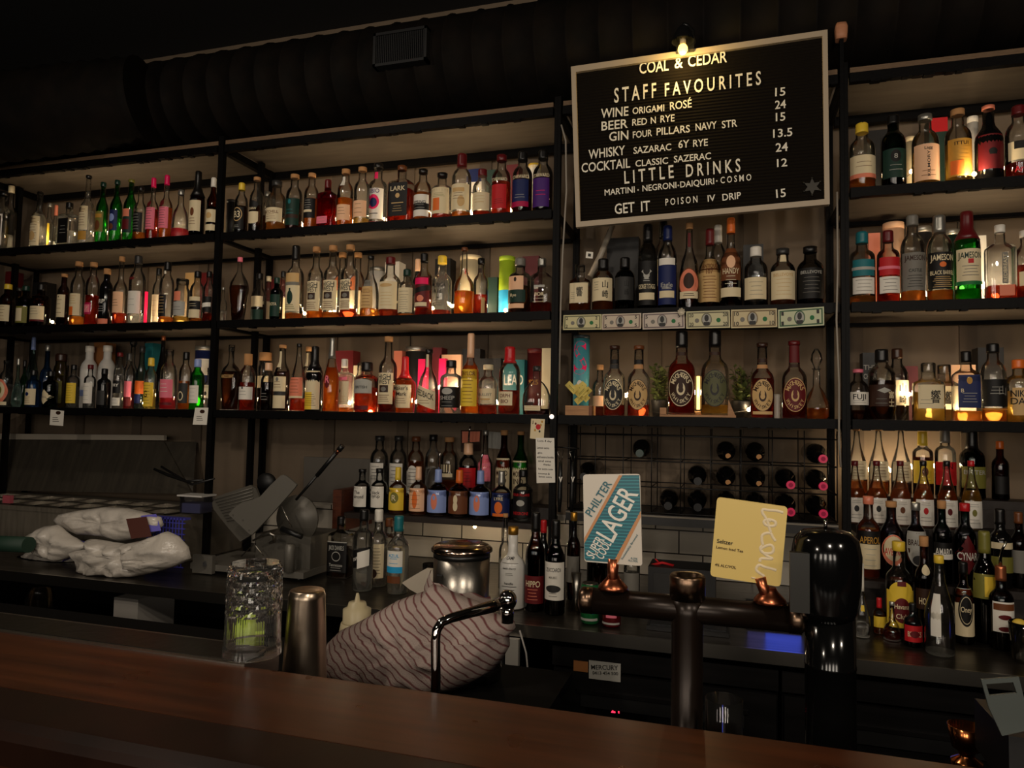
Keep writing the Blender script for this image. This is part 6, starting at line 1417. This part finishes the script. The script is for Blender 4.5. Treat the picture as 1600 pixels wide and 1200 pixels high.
script(smooth([(1191.2, 852.2), (1187.9, 856.3), (1191.2, 862.8), (1199.3, 864.4), (1206.6, 862.8), (1208.3, 856.3), (1204.2, 851.4), (1196.0, 853.0), (1188.7, 858.7), (1197.7, 867.7), (1206.6, 872.6), (1197.7, 872.6), (1188.7, 872.6), (1187.1, 877.4)]), .0036)
script(smooth([(1213.1, 890.8), (1204.2, 888.0), (1194.4, 885.6), (1186.3, 882.3), (1182.2, 886.4), (1182.2, 891.3), (1188.7, 896.2), (1194.4, 900.2)]), .0036)
script([(1177.3, 901.5), (1177.0, 903.2)], .0046)
m.build('badge_print', o)
# big black tap column at right
bc = thing('black_tap_column', 'large glossy black tap column with rounded head right of the yellow handle', 'beer tap', (W(1297, 1100, YT).x, YT, BZ))
GB = mat('gloss_black', (9,9,9), .12); cx_ = W(1297, 1000, YT).x; r_ = 35*pxm
z1 = W(1297, 962, YT).z-BZ; z2 = W(1290, 826, YT).z-BZ
MB(GB).lathe((cx_, YT, BZ), [(0, r_*1.2), (.012, r_*1.2), (.014, r_), (z1*.72, r_), (z1*.722, r_*1.02), (z1*.735, r_*1.02), (z1*.74, r_), (z1, r_)], 36).build('column', bc)
hd = MB(GB); hx = W(1291, 900, YT).x
hd.lathe((hx, YT, BZ), [(z1-.004, r_*1.06), (z1+.01, r_*1.2), (z1+(z2-z1)*.35, r_*1.36), (z1+(z2-z1)*.7, r_*1.40), (z1+(z2-z1)*.88, r_*1.28), (z1+(z2-z1)*.97, r_*.95), (z2, r_*.45)], 36); hd.build('head', bc)
MB(mat('black_panel', (30,29,25), .35)).box((W(1232,900,YT-.02).x, YT-.05, BZ+z1+.012), (W(1262,900,YT-.02).x, YT-.035, BZ+z2-.035)).build('side_panel', bc)
mb = MB(CHROME); q = W(1290, 826, YT); mb.tube([q, q+Vector((0, 0, .016))], .003, 8); mb.build('pin', bc)
wp = tag(MB(mat('white_panel', (150,146,138), .5)).box((W(792,1000,-.52).x, -.535, .35), (W(812,1000,-.52).x, -.515, .86)).build('white_panel'), 'narrow white panel standing under the counter right of the towel', 'panel')
tag(MB(mat('white_cable', (170,165,158), .5)).tube([W(812,985,-.54), W(822,1020,-.54), W(825,1050,-.54), W(819,1085,-.54), W(815,1120,-.54)], .003, 8).build('cable'), 'thin white cable hanging under the counter beside the white panel', 'cable')
# rocks glass behind the bar, jiggers, tool caddy at the right corner
rg = W(1131, 1140, -1.535); ro = thing('rocks_glass', 'empty clear rocks glass behind the bar between the tap columns', 'glass', (rg.x, -1.535, BZ))
r_ = wpx(60, rg, 1131)/2; H = W(1131, 1092, -1.535).z-BZ
MB(clear_mat('rocks_glass', (.98,.98,.97), (.93,.93,.92), 1.0, .10, (.9, .88, .84))).lathe((rg.x, -1.535, BZ), [(.0005, .001), (0, r_*.9), (.004, r_*.95), (H, r_), (H+.001, r_*.97), (.014, r_*.9), (.013, .001)], 32, caps=False).build('glass_wall', ro)
MB(mat('cloudy_ice', (240,234,222), .5)).lathe((rg.x, -1.535, BZ), [(.016, r_*.82), (H*.70, r_*.85), (H*.74, r_*.6)], 28).build('melted_ice', ro)
jx = W(1510, 1150, -1.50); jo = thing('copper_jigger', 'copper double jigger behind the bar at lower right', 'jigger', (jx.x, -1.5, BZ))
H = W(1507, 1134, -1.5).z-BZ; r_ = wpx(62, jx, 1507)/2
CP = mat('jigger_copper', (215,130,75), .18, 1.0)
MB(CP).lathe((jx.x, -1.5, BZ), [(.0005, .001), (0, r_*.9), (H-.052, r_*.85), (H-.05, r_*.82), (H-.044, r_*.42), (H-.038, r_*.42), (H-.032, r_*.78), (H, r_), (H+.0005, r_*.96), (H-.028, r_*.7), (H-.03, .001)], 32, caps=False).build('cup', jo)
tcd = thing('tool_caddy', 'black caddy of bar openers at the lower right corner of the bar', 'caddy', G(1585, 1195, 1.1))
cp = W(1590, 1130, -1.62)
ca = MB(mat('caddy_black', (14,14,14), .4)); xa_ = W(1546, 1150, -1.62).x
ca.box((xa_, -1.69, 1.101), (xa_+.13, -1.56, W(1560, 1118, -1.62).z)); ca.build('caddy_body', tcd)
op = MB(mat('opener_steel', (96,102,98), .35, .6)); op.smooth = False
oo, ii = [(1533,1062),(1592,1058),(1600,1090),(1612,1140),(1566,1150),(1545,1105)], [(1541,1069),(1583,1066),(1589,1083),(1546,1087)]
px_plate(op, [(1533,1062),(1592,1058),(1583,1066),(1541,1069)], -1.71, .004); px_plate(op, [(1592,1058),(1600,1090),(1589,1083),(1583,1066)], -1.71, .004); px_plate(op, [(1600,1090),(1612,1140),(1566,1150),(1545,1105),(1546,1087),(1589,1083)], -1.71, .004); px_plate(op, [(1533,1062),(1541,1069),(1546,1087),(1545,1105)], -1.71, .004)
op.build('bottle_opener', tcd)

# ================================================================= left: prep fridge, bags, slicer
pf = thing('prep_fridge', 'stainless steel prep fridge with raised lid behind the plastic bags', 'fridge', (-3.6, 0, .9))
zt = W(40, 791, -.16).z; xr = -2.325
STL = noisewall('dull_steel', (104,97,86), (126,118,105), 5, .36, (8, 1, 1), .03); STL.node_tree.nodes['Principled BSDF'].inputs['Metallic'].default_value = .3
DST = noisewall('dark_steel', (62,57,50), (76,70,60), 5, .45, (8, 1, 1), .03); DST.node_tree.nodes['Principled BSDF'].inputs['Metallic'].default_value = .2
MB(STL).box((-3.79, -.16, .901), (xr, .30, zt-.02)).build('body', pf)
fr_ = MB(STL); fr_.box((-3.79, -.165, zt-.02), (xr, -.145, zt)); fr_.box((-3.79, .20, zt-.02), (xr, .30, zt)); fr_.box((xr-.05, -.145, zt-.02), (xr, .2, zt)); fr_.build('top_frame', pf)
pn = -3.76; k = 0
while pn < xr-.13:
    for ya, yb in ((-.14, .02), (.035, .19)):
        m = MB(STEEL); a, b = pn, pn+.145
        m.box((a, ya, zt-.015), (a+.008, yb, zt+.004)); m.box((b-.008, ya, zt-.015), (b, yb, zt+.004)); m.box((a, ya, zt-.015), (b, ya+.008, zt+.004)); m.box((a, yb-.008, zt-.015), (b, yb, zt+.004)); m.m(mat('pan_dark', (36,33,30), .3, .8)).box((a+.008, ya+.008, zt-.019), (b-.008, yb-.008, zt-.012)); m.build('food_pan', pf)
    pn += .152
# lid: leaning back panel with a bright bar on top and two side wings
P = [W(0-60, 765, .24), W(300, 772, .24), W(256, 690, .33), W(0-60, 683, .33)]
MB(DST).plate(P, (0, .012, 0)).build('lid_panel', pf)
MB(mat('lid_bar', (190,180,164), .35, .3)).plate([W(-60, 677, .32), W(256, 680, .32), W(256, 688, .32), W(-60, 686, .32)], (0, .02, 0)).build('lid_bar', pf)
MB(DST).plate([W(300, 772, .25), W(306, 770, .37), W(306, 690, .40), W(258, 690, .335)], (.004, 0, 0)).build('lid_wing', pf)
# tub with bluish contents, tongs, crate
t0 = W(296, 793, -.05); tb_ = thing('plastic_tub', 'small clear plastic tub of bluish contents beside the prep fridge pans', 'tub', (t0.x, -.04, zt+.004))
a, b = W(280, 793, -.09).x, W(314, 793, -.09).x; h_ = .075
MB(clear_mat('tub_plastic', (.8,.8,.82), (.5,.5,.52), .8, .15)).plate([(a+.006, -.09, zt+.005), (b-.006, -.09, zt+.005), (b, -.09, zt+.005+h_), (a, -.09, zt+.005+h_)], (0, .09, 0)).build('tub_wall', tb_)
MB(mat('blue_grey', (90,92,130), .5)).box((a+.010, -.084, zt+.008), (b-.010, -.006, zt+.05)).build('contents', tb_)
MB(mat('tub_rim', (200,196,190), .4)).box((a-.012, -.094, zt+.005+h_), (b+.004, .004, zt+.012+h_)).build('rim', tb_)
tg_ = MB(mat('tongs_black', (18,17,16), .4)); tg_.tube([W(241, 733, -.02), W(262, 742, -.03), W(290, 752, -.04), W(318, 750, -.04)], [.006, .008, .006, .004], 8); tg_.tube([W(252, 729, -.01), W(275, 743, -.03), W(300, 757, -.04), W(335, 748, -.04)], [.005, .006, .006, .004], 8)
o = tag(tg_.build('serving_tongs'), 'black serving tongs resting across the plastic tub', 'tongs')
cr_ = thing('blue_crate', 'blue plastic basket partly hidden behind the white bags', 'basket', W(268, 850, -.19))
m = MB(mat('crate_blue', (70,70,170), .5)); a, b = W(232, 800, -.2).x, W(291, 800, -.2).x; z0, z1_ = .9015, W(260, 808, -.2).z
for k in range(12): m.box((a+(b-a)*k/12, -.205, z0), (a+(b-a)*k/12+.004, -.200, z1_))
for k in range(9): m.box((a, -.2055, z0+(z1_-z0)*k/9), (b, -.1995, z0+(z1_-z0)*k/9+.004))
m.box((a, -.205, z1_-.008), (b, -.17, z1_)); m.build('basket_wall', cr_)
gr_ = thing('green_roll', 'dark green rolled mat on the counter at the left edge', 'mat', W(10, 890, -.40))
MB(mat('green_mat', (30,58,44), .6)).tube([W(-60, 868, -.445), W(44, 873, -.445)], .033, 20).build('rolled_mat', gr_); gr_.location.z = .9335; gr_.location.z = gr_.location.z
pk_ = tag(MB(mat('pink_box', (170,80,90), .5)).box(W(4, 779, -.12)-Vector((0, 0, 0)), W(22, 767, -.10)).build('pink_packet'), 'small pink packet lying on the fridge edge at far left', 'packet'); pk_.location.z = zt+.001
# bags of ... in white plastic
BAG = clear_mat('x', (0, 0, 0), (0, 0, 0)) if False else mat('white_plastic_bag', (205,197,186), .22, bump=.9, bscale=40)
bl = MB(BAG); pillow(bl, [(33,885),(36,870),(52,858),(80,852),(105,858),(128,868),(122,884),(95,895),(60,894)], -.24, .05, 8, .5, 22, 1, zmin=.9025); tag(bl.build('plastic_bag'), 'white plastic bag lying lowest at the left of the pile', 'bag', 'white plastic bags on the left counter')
bl = MB(BAG); pillow(bl, [(33,850),(42,838),(70,822),(90,820),(112,838),(138,852),(128,862),(105,873),(90,877),(60,868)], -.34, .05, 8, .5, 22, 2, zmin=.9025); tag(bl.build('plastic_bag'), 'white plastic bag second up at the left of the pile', 'bag', 'white plastic bags on the left counter')
bl = MB(BAG); pillow(bl, [(141,842),(165,846),(195,850),(225,844),(262,830),(280,838),(294,855),(299,872),(275,885),(240,895),(205,902),(185,908),(172,900),(145,903),(125,892),(120,876),(114,862),(135,858),(146,855)], -.40, .06, 10, .7, 22, 4, zmin=.9025); tag(bl.build('plastic_bag'), 'largest white plastic bag at the right front of the pile', 'bag', 'white plastic bags on the left counter')
bl = MB(BAG); bo_ = thing('plastic_bag', 'white plastic bag on top of the pile with a red-brown label', 'bag', W(150, 842, -.26), 'white plastic bags on the left counter')
pillow(bl, [(86,812),(95,803),(125,797),(165,792),(200,794),(230,801),(252,808),(256,820),(246,830),(222,840),(194,846),(160,838),(125,835),(105,828),(95,822)], -.27, .05, 9, .45, 20, 5, zmin=.9025); bl.build('bag_film', bo_)
m = MB(mat('bag_label', (78,34,22), .5)); 
m.grid(lambda u, v: W(197+32*u+8*(1-v), 842-31*v-4*u, -.338+.008*v+.02*u), 4, 4); m.build('label', bo_)
m = MB(mat('bag_blue', (96,88,190), .45)); m.grid(lambda u, v: W(222+24*u-8*v+6, 832-26*v-3*u, -.315+.01*v+.025*u), 4, 4); m.build('blue_print', bo_)
bp_ = MB(mat('bag_blue', (96,88,190), .45)); px_plate(bp_, [(112,843),(138,850),(147,862),(118,866),(96,878),(118,856)], -.30, .02); tag(bp_.build('blue_wrapper'), 'blue-violet plastic wrapper showing between the white bags', 'wrapper')

# meat slicer
ms = thing('meat_slicer', 'grey metal meat slicer with tilted tray and long black handle rod', 'slicer', (W(420, 890, -.15).x, -.15, .9))
CAST = mat('cast_metal', (112,108,100), .42, .25, bump=.08, bscale=80); CASTD = mat('cast_dark', (92,88,80), .45, .25)
def sp(x, y): return (300+x/5.714, 660+y/5.714)
def spl(pts, Y, t, mt, name, ext=None):
    m = MB(mt); px_plate(m, [sp(x, y) for x, y in pts], Y, t)
    if ext: ext(m)
    return m.build(name, ms)
tray = [(180,720),(215,665),(300,635),(430,590),(520,560),(570,590),(620,720),(560,900),(520,1010),(430,1065),(330,950),(250,850),(190,770)]
spl(tray, -.22, .012, CASTD, 'product_tray', lambda m: [m.m(CAST).tube([W(*sp(200+k*14, 690+k*24), -.224), W(*sp(540+k*2, 585+k*30), -.224)], .0022, 6) for k in range(9)])
spl([(325,822),(380,760),(450,712),(540,690),(610,660),(700,560),(790,475),(815,468),(850,485),(935,555),(920,580),(700,830),(565,975),(535,1003),(515,1000),(420,910)], -.27, .010, CAST, 'guard_plate', lambda m: [m.m(mat('screw', (20,19,18), .5)).lathe(W(*q, -.272), [(0, .004)], 8) or m.ball(W(*q, -.271), .0035, 8, 6) for q in (sp(365,825), sp(455,870), sp(510,960))])
bd = MB(STEEL); q = W(*sp(940, 860), -.16); n = 40; rb_ = .098
A = [bd.v(q+Vector((rb_*math.cos(2*PI*k/n), -.004, rb_*math.sin(2*PI*k/n)))) for k in range(n)]; Bq = [bd.v(q+Vector((rb_*math.cos(2*PI*k/n), .004, rb_*math.sin(2*PI*k/n)))) for k in range(n)]
bd.face(A); bd.face(Bq[::-1])
for k in range(n): bd.face([A[k], A[(k+1) % n], Bq[(k+1) % n], Bq[k]])
bd.mats[0] = CASTD; bd.build('blade_disc', ms)
rd = MB(BLKPLASTIC); rd.tube([W(*sp(930, 690), -.25), W(*sp(1120, 470), -.25)], .0055, 12); rd.tube([W(*sp(1115, 476), -.25), W(*sp(1300, 258), -.25)], .0085, 12); rd.build('handle_rod', ms)
kn = MB(COPPER); kn.tube([W(*sp(1288, 275), -.25), W(*sp(1318, 240), -.25)], .0085, 14); kn.m(BLKPLASTIC).tube([W(*sp(1312, 248), -.25), W(*sp(1345, 208), -.25)], [.0115, .0105], 14); kn.build('handle_knob', ms)
kb = MB(mat('knob_black', (14,14,14), .5)); kb.ball(W(*sp(665, 530), -.12), .045, 18, 12, (1, .6, .85)); kb.build('pusher_knob', ms)
q = W(*sp(880, 1090), -.14); body = MB(CASTD)
body.box((W(*sp(560, 1000), -.2).x, -.19, .935), (W(*sp(1050, 1000), -.2).x, .05, W(*sp(800, 1010), -.2).z)); body.build('motor_body', ms)
bs = MB(CAST); bs.box((W(300, 880, -.24).x, -.25, .915), (W(477, 880, -.24).x, .05, .940))
for xx in (312, 464):
    for yy in (-.22, .02): bs.m(BLKPLASTIC); bs.lathe((W(xx, 880, -.24).x, yy, .9005), [(0, .014), (.015, .014)], 12)
bs.build('base', ms)
ft = MB(CAST); a = W(300, 893, -.27); b = W(332, 869, -.27); ft.box((a.x, -.27, .905), (b.x, -.2505, b.z)); ft.m(mat('recess', (14,13,12), .6)).tube([W(321, 881, -.273), W(321, 881, -.268)], .011, 14); ft.build('control_box', ms)
lv = MB(STEEL); lv.tube([W(*sp(545, 1055), -.27), W(*sp(620, 1015), -.275), W(*sp(700, 990), -.28), W(*sp(735, 1010), -.28), W(*sp(735, 1060), -.27), W(*sp(700, 1075), -.26)], [.004, .006, .0085, .0085, .008, .006], 12)
lv.tube([W(*sp(440, 1195), -.27), W(*sp(555, 1085), -.27), W(*sp(640, 1195), -.27)], .0028, 8); lv.tube([W(*sp(800, 750), -.285), W(*sp(890, 935), -.285)], .003, 8); lv.build('slicer_levers', ms)
cyl = MB(CAST); q = W(*sp(895, 1100), -.24); cyl.lathe((q.x, -.255, .941), [(0, .02), (.10, .02), (.11, .015)], 18); cyl.m(mat('grip_black', (16,16,16), .4)).tube([W(*sp(800, 950), -.285), W(*sp(980, 1020), -.285)], .011, 12); cyl.build('carriage_arm', ms)
